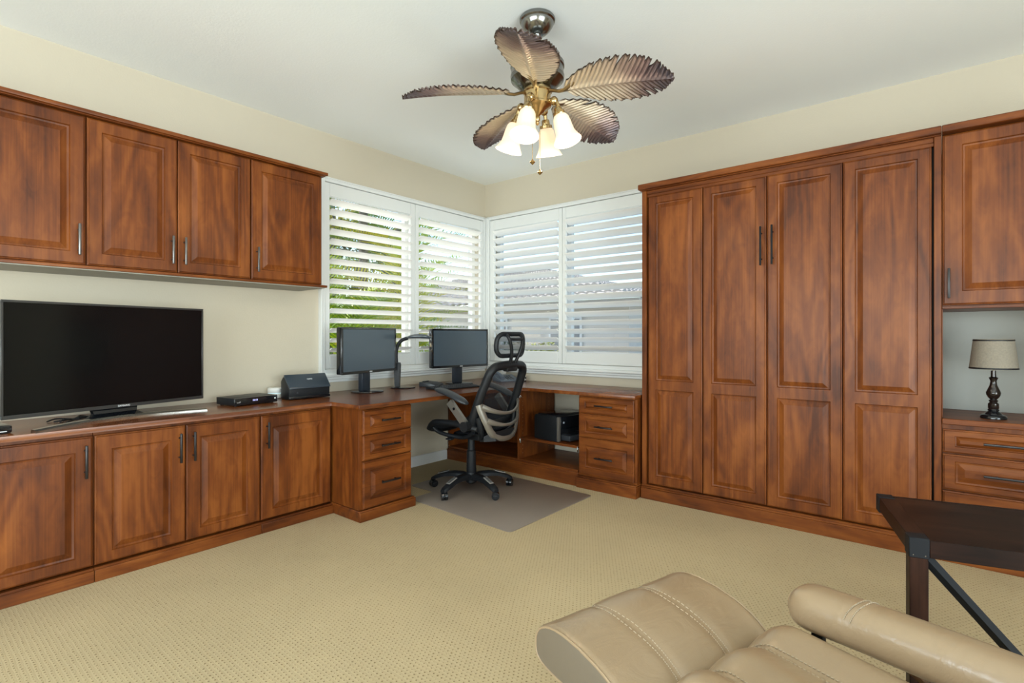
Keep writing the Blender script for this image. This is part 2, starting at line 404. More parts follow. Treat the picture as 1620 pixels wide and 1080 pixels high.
# --- plantation shutter windows
def louver_mesh(length):
    """elliptical blade along local x, centred"""
    ring = [(0.0445 * math.cos(2 * math.pi * k / 14), 0.0058 * math.sin(2 * math.pi * k / 14)) for k in range(14)]
    return MB().loft([[(-length / 2, a, b) for a, b in ring], [(length / 2, a, b) for a, b in ring]]).mesh('louver', M_LOUVER)
def shutter_window(name, label, side, u0, u1, us, tilt):
    """side 'L': on wall x=0 running along y; side 'R': on wall y=0 running along x.
    us = [(panel start, opening start, opening end, panel end), ...] along the wall"""
    t = glazed(name, label, 'y' if side == 'L' else 'x', u0 + 0.035, u1 - 0.035, 0.92, 2.36, -0.115 if side == 'L' else 0.115, 2)
    def bx(m, a0, a1, z0, z1, e0, e1, bev=0.003):
        # e measured into the room
        if side == 'L': m.box(e0, e1, a0, a1, z0, z1, bev, 1)
        else: m.box(a0, a1, -e1, -e0, z0, z1, bev, 1)
    zt, zb = 2.39, 0.885
    f = MB()
    bx(f, u0, u0 + 0.035, zb, zt, 0.0, 0.040); bx(f, u1 - 0.035, u1, zb, zt, 0.0, 0.040)
    bx(f, u0 + 0.035, u1 - 0.035, zt - 0.035, zt, 0.0, 0.040); bx(f, u0 + 0.035, u1 - 0.035, zb, zb + 0.032, 0.0, 0.040)
    bx(f, u0, u0 + 0.012, zb, zt, 0.040, 0.046); bx(f, u1 - 0.012, u1, zb, zt, 0.040, 0.046); bx(f, u0 + 0.012, u1 - 0.012, zt - 0.012, zt, 0.040, 0.046)
    part('shutter_frame', f, M_WHITE, t)
    s = MB()
    bx(s, u0 - 0.03 if side == 'L' else u0, u1, 0.858, 0.885, 0.0, 0.062, 0.006); bx(s, u0 - 0.01 if side == 'L' else u0, u1, 0.838, 0.858, 0.0, 0.040, 0.004); bx(s, u0 - 0.01 if side == 'L' else u0, u1, 0.815, 0.838, 0.0, 0.022, 0.004)
    part('window_sill', s, M_WHITE, t)
    for (p0, o0, o1, p1) in us:
        m = MB(); ins, out = 0.030, 0.002
        bx(m, p0, o0, zb + 0.036, zt - 0.038, out, ins); bx(m, o1, p1, zb + 0.036, zt - 0.038, out, ins)
        bx(m, o0, o1, 2.25, zt - 0.038, out, ins); bx(m, o0, o1, zb + 0.036, 1.025, out, ins)
        # rebate bead along the opening
        bx(m, o0, o1, 1.025, 1.031, 0.008, 0.024, 0.001); bx(m, o0, o1, 2.244, 2.25, 0.008, 0.024, 0.001)
        pn = part('shutter_panel', m, M_WHITE, t)
        n = 16; step = (2.25 - 1.025) / n
        lm = louver_mesh(o1 - o0 - 0.004)
        for k in range(n):
            z = 1.025 + step * (k + 0.5); c = (o0 + o1) / 2
            if side == 'L': o = put('louver', lm, pn, (0.016, c, z), (R(tilt), 0, R(-90)))
            else: o = put('louver', lm, pn, (c, -0.016, z), (R(tilt), 0, R(180)))
    return t
shutter_window('window_1', 'white plantation shutters on the left wall above the monitors', 'L', -1.895, -0.03,
               [(-1.858, -1.815, -1.022, -0.966), (-0.962, -0.923, -0.112, -0.068)], 22)
shutter_window('window_2', 'white plantation shutters on the right wall beside the wall bed', 'R', 0.05, 1.90,
               [(0.088, 0.146, 0.934, 0.973), (0.977, 1.015, 1.800, 1.862)], 31)

# ------------------------------------------------------------------ cabinet parts
def raised_front(w, h, st, panels, th=0.021, name='door', mat=None):
    """raised-panel front, x centred, z from 0 to h, back at y=0, face at y=-th"""
    m = MB(); e = 0.009
    xs = [-w / 2 + e, -w / 2 + st, w / 2 - st, w / 2 - e]
    zs = [e]
    for a, b in panels: zs += [a, b]
    zs.append(h - e)
    def loop(ins, y):
        g = e - ins
        X = [xs[0] - g] + xs[1:-1] + [xs[-1] + g]; Z = [zs[0] - g] + zs[1:-1] + [zs[-1] + g]
        p = [(x, y, Z[0]) for x in X] + [(X[-1], y, z) for z in Z[1:]] + [(x, y, Z[-1]) for x in X[-2::-1]] + [(X[0], y, z) for z in Z[-2:0:-1]]
        return [m.bm.verts.new(q) for q in p]
    L = [loop(i, y) for i, y in ((0, 0), (0, -th + 0.008), (0.002, -th + 0.006), (0.0065, -th + 0.0045), (0.009, -th))]
    for a, b in zip(L, L[1:]): m.ring_faces(a, b)
    m.bm.faces.new(L[0])
    V = {}
    def v(x, z):
        return m.bm.verts.new((x, -th, z))
    for i in range(3):
        for j in range(len(zs) - 1):
            x0, x1, z0, z1 = xs[i], xs[i + 1], zs[j], zs[j + 1]
            if i == 1 and j % 2 == 1:
                rings = []
                kk = min(1.0, 0.36 * min(x1 - x0, z1 - z0) / 0.039)
                for ins, y in ((0, -th), (0.004, -th + 0.0085), (0.012, -th + 0.0105), (0.036, -th + 0.0015), (0.039, -th)):
                    ins *= kk; rings.append([m.bm.verts.new(q) for q in ((x0 + ins, y, z0 + ins), (x1 - ins, y, z0 + ins), (x1 - ins, y, z1 - ins), (x0 + ins, y, z1 - ins))])
                for a, b in zip(rings, rings[1:]): m.ring_faces(a, b)
                m.bm.faces.new(rings[-1])
            else:
                m.bm.faces.new((v(x0, z0), v(x1, z0), v(x1, z1), v(x0, z1)))
    bmesh.ops.remove_doubles(m.bm, verts=m.bm.verts[:], dist=1e-5)
    return m.mesh(name, mat or WZ, angle=22)
_pulls = {}
def pull_mesh(length, horiz, mat):
    k = (length, horiz, mat.name)
    if k not in _pulls:
        m = MB(); a = length / 2; off = 0.032
        def bx(u0, u1, y0, y1, v0, v1, bev):
            if horiz: m.box(u0, u1, y0, y1, v0, v1, bev)
            else: m.box(v0, v1, y0, y1, u0, u1, bev)
        bx(-a, a, -off - 0.005, -off + 0.005, -0.0055, 0.0055, 0.002)
        for s in (-1, 1):
            c = s * a * 0.66
            m.tube([(c, 0, 0), (c, -off, 0)] if horiz else [(0, 0, c), (0, -off, c)], 0.0042, 10)
        _pulls[k] = m.mesh('handle', mat)
    return _pulls[k]
TH_D = 0.021
def door(parent, name, w, h, loc, rz, panels, st=0.058, handle=None, mat=None):
    """handle = (x, z, length, horizontal, material) in the front's own frame"""
    d = put(name, raised_front(w, h, st, panels, TH_D, name, mat), parent, loc, (0, 0, rz))
    if handle:
        x, z, ln, hz, hm = handle
        put('handle', pull_mesh(ln, hz, hm), d, (x, -TH_D, z))
    return d
L90 = R(90)
G = 0.0022   # half the gap between fronts

# ------------------------------------------------------------------ left wall: wall cabinets
M_HUP = plain('pewter_metal', (0.16, 0.155, 0.15), 0.32, metal=0.9)
def wall_cabinet(label, y0, y1, doors):
    t = thing('wall_cabinet', label, 'cabinet', (0, (y0 + y1) / 2, 1.525), group='wall cabinets above the television'); yc = (y0 + y1) / 2
    part('body', MB().box(0.004, 0.315, y0 - yc, y1 - yc, 0.0, 0.757, 0.001, 1), WZ, t)
    for a, b, side in doors:
        w_ = b - a - 2 * G; h_ = 0.748
        hx = side * (w_ / 2 - 0.029)
        door(t, 'door', w_, h_, (0.317, (a + b) / 2 - yc, 0.005), L90, [(0.062, h_ - 0.062)], 0.060, (hx, 0.122, 0.155, False, M_HUP))
    return t
wall_cabinet('cherry wall cabinet cut off by the left edge of the photo', -4.20, -3.367, [(-4.20, -3.79, -1), (-3.79, -3.367, 1)])
wall_cabinet('cherry wall cabinet with two doors whose handles meet above the television', -3.365, -2.549, [(-3.365, -2.956, 1), (-2.956, -2.549, -1)])
wall_cabinet('single door cherry wall cabinet next to the left shutters', -2.547, -2.06, [(-2.547, -2.062, -1)])
c = MB().box(0.0, 0.368, -4.22, -2.035, 2.286, 2.307, 0.003)
c.box(0.0, 0.350, -4.22, -2.050, 2.2825, 2.286)
tag(part('cornice', c, WY), 'flat cherry cornice board on top of the wall cabinets at left', 'cornice')
c = MB().box(0.0, 0.362, -4.22, -2.037, 1.509, 1.525, 0.003)
tag(part('light_rail', c, WY), 'cherry board along the underside of the wall cabinets at left', 'shelf')
tag(part('underside_panel', MB().box(0.004, 0.350, -4.20, -2.052, 1.5035, 1.5088), plain('shade_grey_laminate', (0.30, 0.285, 0.24), 0.6)), 'pale panel under the wall cabinets at left', 'panel')  # panel colour darkened to carry the shade under the cabinets

# ------------------------------------------------------------------ left wall: base cabinets
ZC = 0.742   # worktop height
def base_cabinet(label, y0, y1, doors):
    yc = (y0 + y1) / 2
    t = thing('base_cabinet', label, 'cabinet', (0, yc, 0), group='base cabinets below the television')
    part('body', MB().box(0.004, 0.522, y0 - yc, y1 - yc, 0.07, ZC - 0.0275, 0.001, 1), WZ, t)
    part('plinth', MB().box(0.004, 0.545, y0 - yc, y1 - yc, 0.0, 0.0655).box(0.004, 0.556, y0 - yc, y1 - yc, 0.0, 0.056, 0.002, 1), WY, t)
    for a, b, side in doors:
        w_ = b - a - 2 * G; h_ = 0.620
        hx = side * (w_ / 2 - 0.031)
        door(t, 'door', w_, h_, (0.524, (a + b) / 2 - yc, 0.076), L90, [(0.052, h_ - 0.07)], 0.066, (hx, h_ - 0.115, 0.155, False, M_BRONZE))
    return t
base_cabinet('cherry base cabinet at the left edge of the photo under the television', -4.20, -3.381, [(-4.20, -3.79, -1), (-3.79, -3.381, 1)])
base_cabinet('cherry base cabinet with two doors whose handles meet below the television', -3.379, -2.587, [(-3.379, -2.985, 1), (-2.985, -2.587, -1)])
base_cabinet('single door cherry base cabinet beside the desk drawers under the scanner', -2.585, -2.114, [(-2.585, -2.120, -1)])

# ------------------------------------------------------------------ desk drawers, left
def drawer_fronts(t, fronts, w_, loc_fn, rz, hl, mats):
    for z0, z1 in fronts:
        h_ = z1 - z0 - 2 * G
        st = 0.050; pz = 0.034 if h_ < 0.2 else 0.055
        door(t, 'drawer', w_, h_, loc_fn(z0 + G), rz, [(pz, h_ - pz)], st, (0.0, h_ / 2 + 0.004, hl, True, M_BRONZE), mat=mats)
yc = -1.8975
t = thing('desk_drawer_unit', 'three drawer cherry desk pedestal next to the knee space, left of the chair', 'drawers', (0, yc, 0), group='desk drawer units')
part('body', MB().box(0.004, 0.830, -0.2075, 0.2075, 0.07, ZC - 0.0275, 0.001, 1), WZ, t)
p = MB().box(0.016, 0.856, -0.2155, 0.235, 0.0, 0.058, 0.002, 1); p.box(0.016, 0.850, -0.2155, 0.230, 0.055, 0.068, 0.004, 1)
part('plinth', p, WY, t)
drawer_fronts(t, [(0.545, 0.705), (0.380, 0.543), (0.072, 0.378)], 0.390, lambda z: (0.832, 0.006, z), L90, 0.150, wood('cherry_along_drawer', 'x', CH))

# ------------------------------------------------------------------ right run under the window
t = thing('open_shelf_unit', 'open cherry shelf unit under the right part of the desk holding the printer', 'shelf unit', (0.74, 0, 0))
FY = -0.545
def bxr(x0, x1, y0, y1, z0, z1, bev=0.0015): return MB().box(x0 - 0.74, x1 - 0.74, y0, y1, z0, z1, bev, 1)
part('side_panel', bxr(0.012, 0.034, FY, -0.02, 0.125, ZC - 0.0275), WZ, t)
pn = part('side_panel', bxr(0.862, 0.884, FY, -0.02, 0.125, ZC - 0.0275), WZ, t)
part('back_panel', bxr(0.034, 0.862, -0.04, -0.025, 0.125, ZC - 0.0275), WZ, t)
part('floor_board', bxr(0.012, 1.470, FY, -0.02, 0.105, 0.125), WX, t)
part('plinth', bxr(0.012, 1.474, FY - 0.014, -0.02, 0.0, 0.092).box(0.012 - 0.74, 1.474 - 0.74, FY - 0.008, -0.02, 0.09, 0.105, 0.003, 1), WX, t)
sh = part('shelf', bxr(0.888, 1.464, FY + 0.01, -0.09, 0.290, 0.309), WX, t)
pegs = MB()
for k in range(15):
    for y in (FY + 0.045, -0.11):
        z = 0.17 + k * 0.034
        pegs.tube([(0.884 - 0.74, y, z), (0.8852 - 0.74, y, z)], 0.0028, 8)
tag(part('peg_hole', pegs, plain('brass_peg_lining', (0.35, 0.26, 0.16), 0.4, metal=0.6), t), 'rows of small peg holes in the side panel', kind='stuff')
for x in (0.888, 1.462):
    part('shelf_clip', bxr(x, x + 0.005, FY - 0.004, FY + 0.012, 0.262, 0.305), M_CHROME, t)

t = thing('desk_drawer_unit', 'three drawer cherry unit beside the printer against the wall bed', 'drawers', (1.715, 0, 0), group='desk drawer units')
part('body', MB().box(-0.241, 0.252, FY + 0.01, -0.005, 0.105, ZC - 0.0275, 0.001, 1), WZ, t)
p = MB().box(-0.241, 0.262, FY - 0.035, -0.005, 0.0, 0.080, 0.002, 1); p.box(-0.241, 0.256, FY - 0.028, -0.005, 0.078, 0.092, 0.004, 1); p.box(-0.241, 0.252, FY + 0.006, -0.005, 0.092, 0.105)
part('plinth', p, WX, t)
drawer_fronts(t, [(0.575, 0.705), (0.390, 0.573), (0.100, 0.388)], 0.466, lambda z: (0.000, FY + 0.008, z), 0.0, 0.150, MATS['cherry_along_drawer'])

# ------------------------------------------------------------------ L-shaped worktop
def worktop():
    pts = [(0.0, -4.22), (0.577, -4.22), (0.577, -2.140), (0.884, -2.140), (0.884, -0.70), (0.898, -0.637), (0.955, -0.592), (1.01, -0.585),
           (1.972, -0.585), (1.972, -0.002), (0.002, -0.002)]
    pts = [(x, y) for x, y in pts]
    return MB().prism(pts, ZC - 0.0265, ZC, 'z', 0.003)
tag(part('worktop', worktop(), wood('worktop_veneer', 'y', CH, 0.27, 0.15, spec=0.45)), 'continuous cherry worktop running along both walls as a corner desk', 'worktop')

# ------------------------------------------------------------------ wall bed
X0, X1 = 1.985, 3.675
t = thing('wall_bed', 'tall cherry fold-down wall bed cabinet with four panelled fronts', 'wall bed', (2.83, 0, 0))
o = 2.83
part('side_stile', MB().box(X0 - o, X0 + 0.034 - o, -0.497, -0.004, 0.10, 2.228, 0.002, 1), WZ, t)
part('side_stile', MB().box(3.643 - o, X1 - o, -0.497, -0.004, 0.10, 2.228, 0.002, 1), WZ, t)
part('bed_back', MB().box(X0 + 0.034 - o, 3.643 - o, -0.455, -0.004, 0.10, 2.20), M_GAP, t)
hd = MB().box(X0 + 0.034 - o, 3.643 - o, -0.488, -0.02, 2.196, 2.228, 0.003, 1)
hd.box(X0 + 0.034 - o, 3.643 - o, -0.482, -0.02, 2.178, 2.200, 0.002, 1)
part('header', hd, WX, t)
cr = MB().box(X0 - 0.018 - o, X1 - o, -0.530, -0.004, 2.228, 2.268, 0.004, 1); cr.box(X0 - 0.008 - o, X1 - o, -0.512, -0.004, 2.222, 2.2285, 0.002, 1)
part('crown', cr, WX, t)
pl = MB().box(X0 - o, X1 - o, -0.517, -0.004, 0.0, 0.078, 0.002, 1); pl.box(X0 - o, X1 - o, -0.511, -0.004, 0.076, 0.090, 0.004, 1); pl.box(X0 - o, X1 - o, -0.499, -0.004, 0.088, 0.100)
part('plinth', pl, WX, t)
xd = [2.0255, 2.420, 2.822, 3.230, 3.636]
for k in range(4):
    a, b = xd[k], xd[k + 1]; w_ = b - a - 2 * G; h_ = 2.072
    hnd = None
    if k == 1: hnd = (w_ / 2 - 0.026, 1.632, 0.245, False, M_GUN)
    if k == 2: hnd = (-w_ / 2 + 0.035, 1.634, 0.245, False, M_GUN)
    door(t, 'bed_front', w_, h_, ((a + b) / 2 - o, -0.470, 0.106), 0.0, [(0.062, 0.682), (0.748, h_ - 0.052)], 0.058, hnd)

# ------------------------------------------------------------------ tall unit at right
X2 = 4.30; o = 3.99
t = thing('tall_cabinet', 'cherry cabinet with lamp niche and drawers right of the wall bed', 'cabinet', (o, 0, 0))
part('upper_body', MB().box(X1 + 0.001 - o, X2 - o, -0.470, -0.004, 1.330, 2.228), WZ, t)
part('upper_bottom', MB().box(X1 + 0.001 - o, X2 - o, -0.488, -0.004, 1.314, 1.3295, 0.002, 1), WX, t)
door(t, 'door', X2 - X1 - 0.006, 0.890, ((X1 + X2) / 2 - o, -0.472, 1.334), 0.0, [(0.070, 0.890 - 0.062)], 0.078, (-(X2 - X1) / 2 + 0.029, 0.112, 0.155, False, M_BRONZE))
cr = MB().box(X1 + 0.001 - o, X2 + 0.018 - o, -0.530, -0.004, 2.2285, 2.268, 0.004, 1)
part('crown', cr, WX, t)
part('niche_side', MB().box(X1 + 0.001 - o, X1 + 0.005 - o, -0.470, -0.017, ZC + 0.0005, 1.3135), WZ, t)
part('niche_side', MB().box(X2 - 0.016 - o, X2 - o, -0.490, -0.012, ZC + 0.0005, 1.3135), M_MELA, t)
part('niche_back', MB().box(X1 + 0.001 - o, X2 - 0.016 - o, -0.016, -0.004, ZC + 0.0005, 1.3135), plain('shade_grey_back', (0.37, 0.37, 0.335), 0.6), t)  # dimness of the niche is painted in as a greyer back
part('counter', MB().box(X1 + 0.001 - o, X2 - o, -0.505, -0.004, ZC - 0.030, ZC, 0.003, 1), DX if False else WX, t)
part('lower_body', MB().box(X1 + 0.001 - o, X2 - o, -0.470, -0.004, 0.10, ZC - 0.030), WZ, t)
pl = MB().box(X1 + 0.001 - o, X2 - o, -0.517, -0.004, 0.0, 0.078, 0.002, 1); pl.box(X1 + 0.001 - o, X2 - o, -0.511, -0.004, 0.076, 0.090, 0.004, 1)
part('plinth', pl, WX, t)
drawer_fronts(t, [(0.560, 0.688), (0.368, 0.558), (0.104, 0.366)], X2 - X1 - 0.006, lambda z: ((X1 + X2) / 2 - o, -0.472, z), 0.0, 0.30, MATS['cherry_along_drawer'])

# ------------------------------------------------------------------ television
YAW = R(13.5)
t = thing('television', 'large flat black television with curved silver foot on the left worktop', 'television', (0.350, -3.245, ZC), YAW)
# local x = towards the room, local y = along the screen
part('casing', MB().box(-0.012, 0.008, -0.462, 0.462, 0.060, 0.590, 0.004), M_DGREY, t)
part('rear_housing', MB().box(-0.050, -0.012, -0.36, 0.36, 0.085, 0.50, 0.012), M_BLACK, t)
bz = MB()
for a in ((-0.463, 0.463, 0.581, 0.5915), (-0.463, 0.463, 0.058, 0.075), (-0.463, -0.4535, 0.0745, 0.5815), (0.4535, 0.463, 0.0745, 0.5815)):
    bz.box(0.006, 0.0125, a[0], a[1], a[2], a[3], 0.0015, 1)
part('bezel', bz, plain('dark_titanium_bezel', (0.07, 0.07, 0.07), 0.32, metal=0.6), t)
part('screen', MB().box(0.007, 0.0098, -0.4535, 0.4535, 0.075, 0.581), M_TVS, t, smooth=False)
text('brand_mark', 'SAMSUNG', 0.0125, M_LETTER, t, (0.0132, 0.03, 0.0665), (R(90), 0, R(90)))
def tvarm(s):
    pts = bez([(0.02, 0.0, 0.012), (0.030, s * 0.13, 0.011), (0.075, s * 0.28, 0.010), (0.125, s * 0.395, 0.009)], 7)
    rings = []
    for i, q in enumerate(pts):
        k = i / (len(pts) - 1); wd = 0.029 - 0.006 * k; zt = 0.020 - 0.005 * k
        rings.append([(q.x - wd, q.y, 0.0), (q.x + wd, q.y, 0.0), (q.x + wd, q.y, zt * 0.55), (q.x + wd * 0.55, q.y, zt), (q.x - wd * 0.7, q.y, zt)])
    return rings
ra, rb = tvarm(-1), tvarm(1)
part('foot', MB().loft(list(reversed(ra)) + rb[1:]), M_STEEL, t, angle=30)
part('neck', MB().loft([[(-0.035, -0.11, 0.075), (-0.035, 0.11, 0.075), (-0.012, 0.11, 0.075), (-0.012, -0.11, 0.075)],
                        [(-0.03, -0.10, 0.035), (-0.03, 0.10, 0.035), (0.0, 0.10, 0.035), (0.0, -0.10, 0.035)],
                        [(0.005, -0.15, 0.0155), (0.005, 0.15, 0.0155), (0.03, 0.12, 0.0155), (0.03, -0.12, 0.0155)]]), M_BLACKG, t)

# cables lying behind the television
cb = MB(); rnd = random.Random(3)
for k in range(4):
    y0 = -3.50 + 0.02 * k
    pts = [(0.24 + 0.03 * k, y0, ZC + 0.005)]
    for i in range(1, 7): pts.append((0.22 + rnd.uniform(-0.05, 0.08), y0 + i * 0.035, ZC + 0.0065 + 0.006 * rnd.random()))
    cb.tube(bez(pts, 6), 0.004, 6)
tag(part('cable_bundle', cb, M_BLACK), 'tangle of black cables on the worktop below the television', 'cables')

t = thing('media_box', 'small black box at the left photo edge under the television', 'media box', (0.425, -3.745, ZC), R(6))
part('casing', MB().box(-0.075, 0.075, -0.08, 0.08, 0.003, 0.036, 0.006), M_BLACKG, t)
part('base_pad', MB().box(-0.065, 0.065, -0.07, 0.07, 0.0, 0.004), M_BLACK, t)
part('logo', MB().box(0.0751, 0.0758, 0.035, 0.062, 0.009, 0.0125, 0.0003, 1), M_LETTER, t)

t = thing('cable_receiver', 'flat black receiver box with lit clock digits left of the scanner', 'receiver', (0.243, -2.527, ZC), R(7))
part('casing', MB().box(-0.105, 0.085, -0.143, 0.143, 0.006, 0.049, 0.003), M_BLACK, t)
part('front_panel', MB().box(0.084, 0.098, -0.1435, 0.1435, 0.004, 0.050, 0.005), M_BLACKG, t)
for x in (-0.085, 0.07):
    for y in (-0.12, 0.12): part('foot', MB().lathe([(0.009, 0.0), (0.009, 0.007)], 12, (x, y, 0)), M_BLACK, t)
text('clock_display', '10:18', 0.0155, plain('clock_glow', (0.3, 0.3, 0.6), 0.5, emit=(0.62, 0.62, 1.0), estr=1.1), t, (0.0986, -0.012, 0.030), (R(90), 0, R(90)))
part('power_light', MB().tube([(0.0975, 0.124, 0.030), (0.0988, 0.124, 0.030)], 0.0034, 10), plain('indicator_glow', (0.8, 0.8, 0.8), 0.4, emit=(1, 1, 0.95), estr=0.9), t)
part('logo', MB().box(0.0978, 0.0986, -0.128, -0.108, 0.021, 0.0245, 0.0004, 1).box(0.0978, 0.0986, -0.112, -0.106, 0.0245, 0.030, 0.0004, 1), plain('grey_print', (0.3, 0.3, 0.3), 0.5), t)

t = thing('document_scanner', 'closed black document scanner with sloping lid at the worktop corner', 'scanner', (0.0, -2.122, ZC), 0)
t.rotation_euler = (0, 0, R(-2))
def sc(pts, y0, y1, bev): return MB().prism(pts, y0, y1, 'y', bev)
part('body', sc([(0.178, 0.004), (0.297, 0.004), (0.303, 0.072), (0.228, 0.150), (0.208, 0.152), (0.178, 0.120)], -0.147, 0.147, 0.004), M_BLACK, t)
lid = part('lid', sc([(0.311, 0.074), (0.306, 0.086), (0.234, 0.167), (0.218, 0.162), (0.226, 0.152), (0.303, 0.074)], -0.1485, 0.1485, 0.002), plain('reflection_blue_lid', (0.030, 0.042, 0.056), 0.26), t)  # bluish reflection on the lid is put into its colour
part('front_bar', MB().box(0.292, 0.308, -0.1475, 0.1475, 0.004, 0.022, 0.004), M_BLACKG, t)
ang = math.atan2(0.167 - 0.086, 0.234 - 0.306)
text('brand_mark', 'FUJITSU', 0.0115, M_LETTER, t, (0.266, 0.015, 0.1325), (R(48.4), 0, R(90)))
part('power_button', MB().tube([(0.3005, -0.09, 0.045), (0.304, -0.09, 0.045)], 0.006, 14), M_DGREY, t)

t = thing('wifi_router', 'small round white router between the receiver and the scanner', 'router', (0.075, -2.262, ZC))
part('lower_shell', MB().lathe([(0.046, 0.0), (0.052, 0.004), (0.053, 0.031), (0.051, 0.034)], 28), M_IVORY, t)
part('light_band', MB().lathe([(0.050, 0.0342), (0.050, 0.0378)], 28), plain('router_light', (0.5, 0.7, 0.75), 0.4, emit=(0.6, 0.9, 1.0), estr=0.6), t)
part('upper_shell', MB().lathe([(0.051, 0.038), (0.053, 0.041), (0.053, 0.068), (0.047, 0.073), (0.0, 0.074)], 28), M_IVORY, t)

# ------------------------------------------------------------------ monitors
def monitor(label, loc, yaw):
    t = thing('computer_monitor', label, 'monitor', loc, yaw, group='desk monitors')
    part('casing', MB().box(-0.040, 0.010, -0.314, 0.314, 0.150, 0.495, 0.008), M_BLACKG, t)
    part('rear_housing', MB().box(-0.075, -0.04, -0.16, 0.16, 0.20, 0.42, 0.014), M_BLACK, t)
    bz = MB()
    for a in ((-0.315, 0.315, 0.480, 0.496), (-0.315, 0.315, 0.149, 0.170), (-0.315, -0.2985, 0.1695, 0.4805), (0.2985, 0.315, 0.1695, 0.4805)):
        bz.box(0.008, 0.0145, a[0], a[1], a[2], a[3], 0.002, 1)
    part('bezel', bz, M_BLACKG, t)
    part('screen', MB().box(0.009, 0.0115, -0.299, 0.299, 0.1695, 0.4805), M_MONS, t, smooth=False)
    text('brand_mark', 'ASUS', 0.014, M_LETTER, t, (0.0152, 0.0, 0.1595), (R(90), 0, R(90)))
    part('stand_neck', MB().box(-0.072, -0.030, -0.045, 0.045, 0.012, 0.235, 0.004), M_NAVY, t)
    b = MB().lathe([(0.120, 0.0), (0.124, 0.004), (0.122, 0.009), (0.112, 0.0125), (0.0, 0.0135)], 40)
    part('stand_base', b, M_BLACKG, t, (-0.02, 0, 0))
    btn = MB()
    for k in range(5): btn.box(0.0143, 0.0155, 0.17 + k * 0.022, 0.181 + k * 0.022, 0.157, 0.1595, 0.0004, 1)
    part('button_row', btn, M_DGREY, t)
    return t
monitor('black desk monitor beside the scanner with reflected daylight put into its screen colour', (0.254, -1.613, ZC), R(14.5))
monitor('darker black desk monitor behind the keyboard in the corner', (0.287, -0.656, ZC), R(-8.3))

# ------------------------------------------------------------------ desk lamp
t = thing('desk_lamp', 'black arched desk lamp between the two monitors', 'lamp', (0.190, -1.235, ZC), R(39.25))
part('base', MB().lathe([(0.100, 0.0), (0.103, 0.004), (0.100, 0.009), (0.0, 0.012)], 36), M_BLACKG, t)
part('stem', MB().loft([[(-0.047 + sx * 0.020, sy * 0.020, 0.012) for sx, sy in ((-1, -1), (1, -1), (1, 1), (-1, 1))],
                        [(-0.047 + sx * 0.026, sy * 0.025, 0.195) for sx, sy in ((-1, -1), (1, -1), (1, 1), (-1, 1))],
                        [(-0.047 + sx * 0.022, sy * 0.022, 0.21) for sx, sy in ((-1, -1), (1, -1), (1, 1), (-1, 1))]]), M_BLACK, t)
part('gooseneck', MB().tube(bez([(-0.055, 0, 0.20), (-0.058, 0, 0.28), (-0.045, 0, 0.35), (-0.010, 0, 0.395), (0.040, 0, 0.414)], 7), 0.0150, 12), M_BLACK, t)
rings = []
for k in range(13):
    u = -1 + 2 * k / 12; s_ = math.sqrt(max(0.02, 1 - abs(u) ** 2.6))
    rings.append([(0.135 + u * 0.105, 0.055 * s_ * math.cos(R(a)), 0.418 + 0.012 * (1 - u * u) + 0.019 * s_ * math.sin(R(a))) for a in range(0, 360, 24)])
part('lamp_head', MB().loft(rings), plain('blue_grey_lamp_plastic', (0.055, 0.07, 0.085), 0.28), t)

# ------------------------------------------------------------------ things on the desk
t = thing('docking_station', 'small grey docking box between desk lamp and keyboard', 'dock', (0.275, -0.995, ZC), R(22))
part('casing', MB().prism([(-0.075, 0.0), (0.075, 0.0), (0.075, 0.018), (0.02, 0.034), (-0.075, 0.040)], -0.085, 0.085, 'y', 0.003), M_DGREY, t)
part('top_button_bar', MB().box(-0.06, -0.035, -0.055, 0.03, 0.038, 0.047, 0.003), M_BLACKG, t)
part('card_slot', MB().box(0.0745, 0.0757, -0.05, 0.04, 0.007, 0.011), M_BLACKG, t)

t = thing('keyboard', 'black computer keyboard in front of the corner monitor', 'keyboard', (0.535, -0.985, ZC), R(-7))
part('tray', MB().prism([(-0.075, 0.003), (0.085, 0.0), (0.087, 0.010), (-0.072, 0.022), (-0.077, 0.018)], -0.225, 0.225, 'y', 0.002), M_BLACK, t)
km = MB().loft([[(sx * 0.0085, sy * 0.0085, 0) for sx, sy in ((-1, -1), (1, -1), (1, 1), (-1, 1))], [(sx * 0.0066, sy * 0.0066, 0.0065) for sx, sy in ((-1, -1), (1, -1), (1, 1), (-1, 1))]]).mesh('key', M_DGREY)
for i in range(6):
    for j in range(22):
        if j in (15, 18) and i < 5: continue
        if i == 5 and 4 <= j <= 9:
            continue
        put('key', km, t, (-0.058 + i * 0.0235, -0.209 + j * 0.0199, 0.0175 - i * 0.0019))
part('space_bar', MB().box(0.051, 0.067, -0.127, -0.022, 0.0085, 0.0145, 0.002), M_DGREY, t)

t = thing('desk_telephone', 'blue-grey desk telephone in the far corner seen through the chair back', 'telephone', (0.42, -0.175, ZC), R(-20))
part('body', MB().prism([(-0.07, 0.0), (0.10, 0.0), (0.10, 0.012), (-0.07, 0.060)], -0.105, 0.105, 'y', 0.004), M_PHONE, t)
hs = MB().box(-0.055, 0.085, -0.098, -0.050, 0.050, 0.075, 0.010); 
part('handset', MB().tube(bez([(-0.065, -0.075, 0.072), (-0.045, -0.075, 0.080), (0.03, -0.075, 0.062), (0.085, -0.075, 0.034)], 6), [0.020] * 5 + [0.015] * 9 + [0.020] * 5, 12), M_PHONE, t)
bm_ = MB().box(-0.008, 0.008, -0.008, 0.008, 0, 0.006, 0.002, 1).mesh('key', M_DGREY)
for i in range(4):
    for j in range(3): put('key', bm_, t, (-0.005 + i * 0.024, -0.012 + j * 0.028, 0.040 - i * 0.0068), (0, R(15.8), 0))
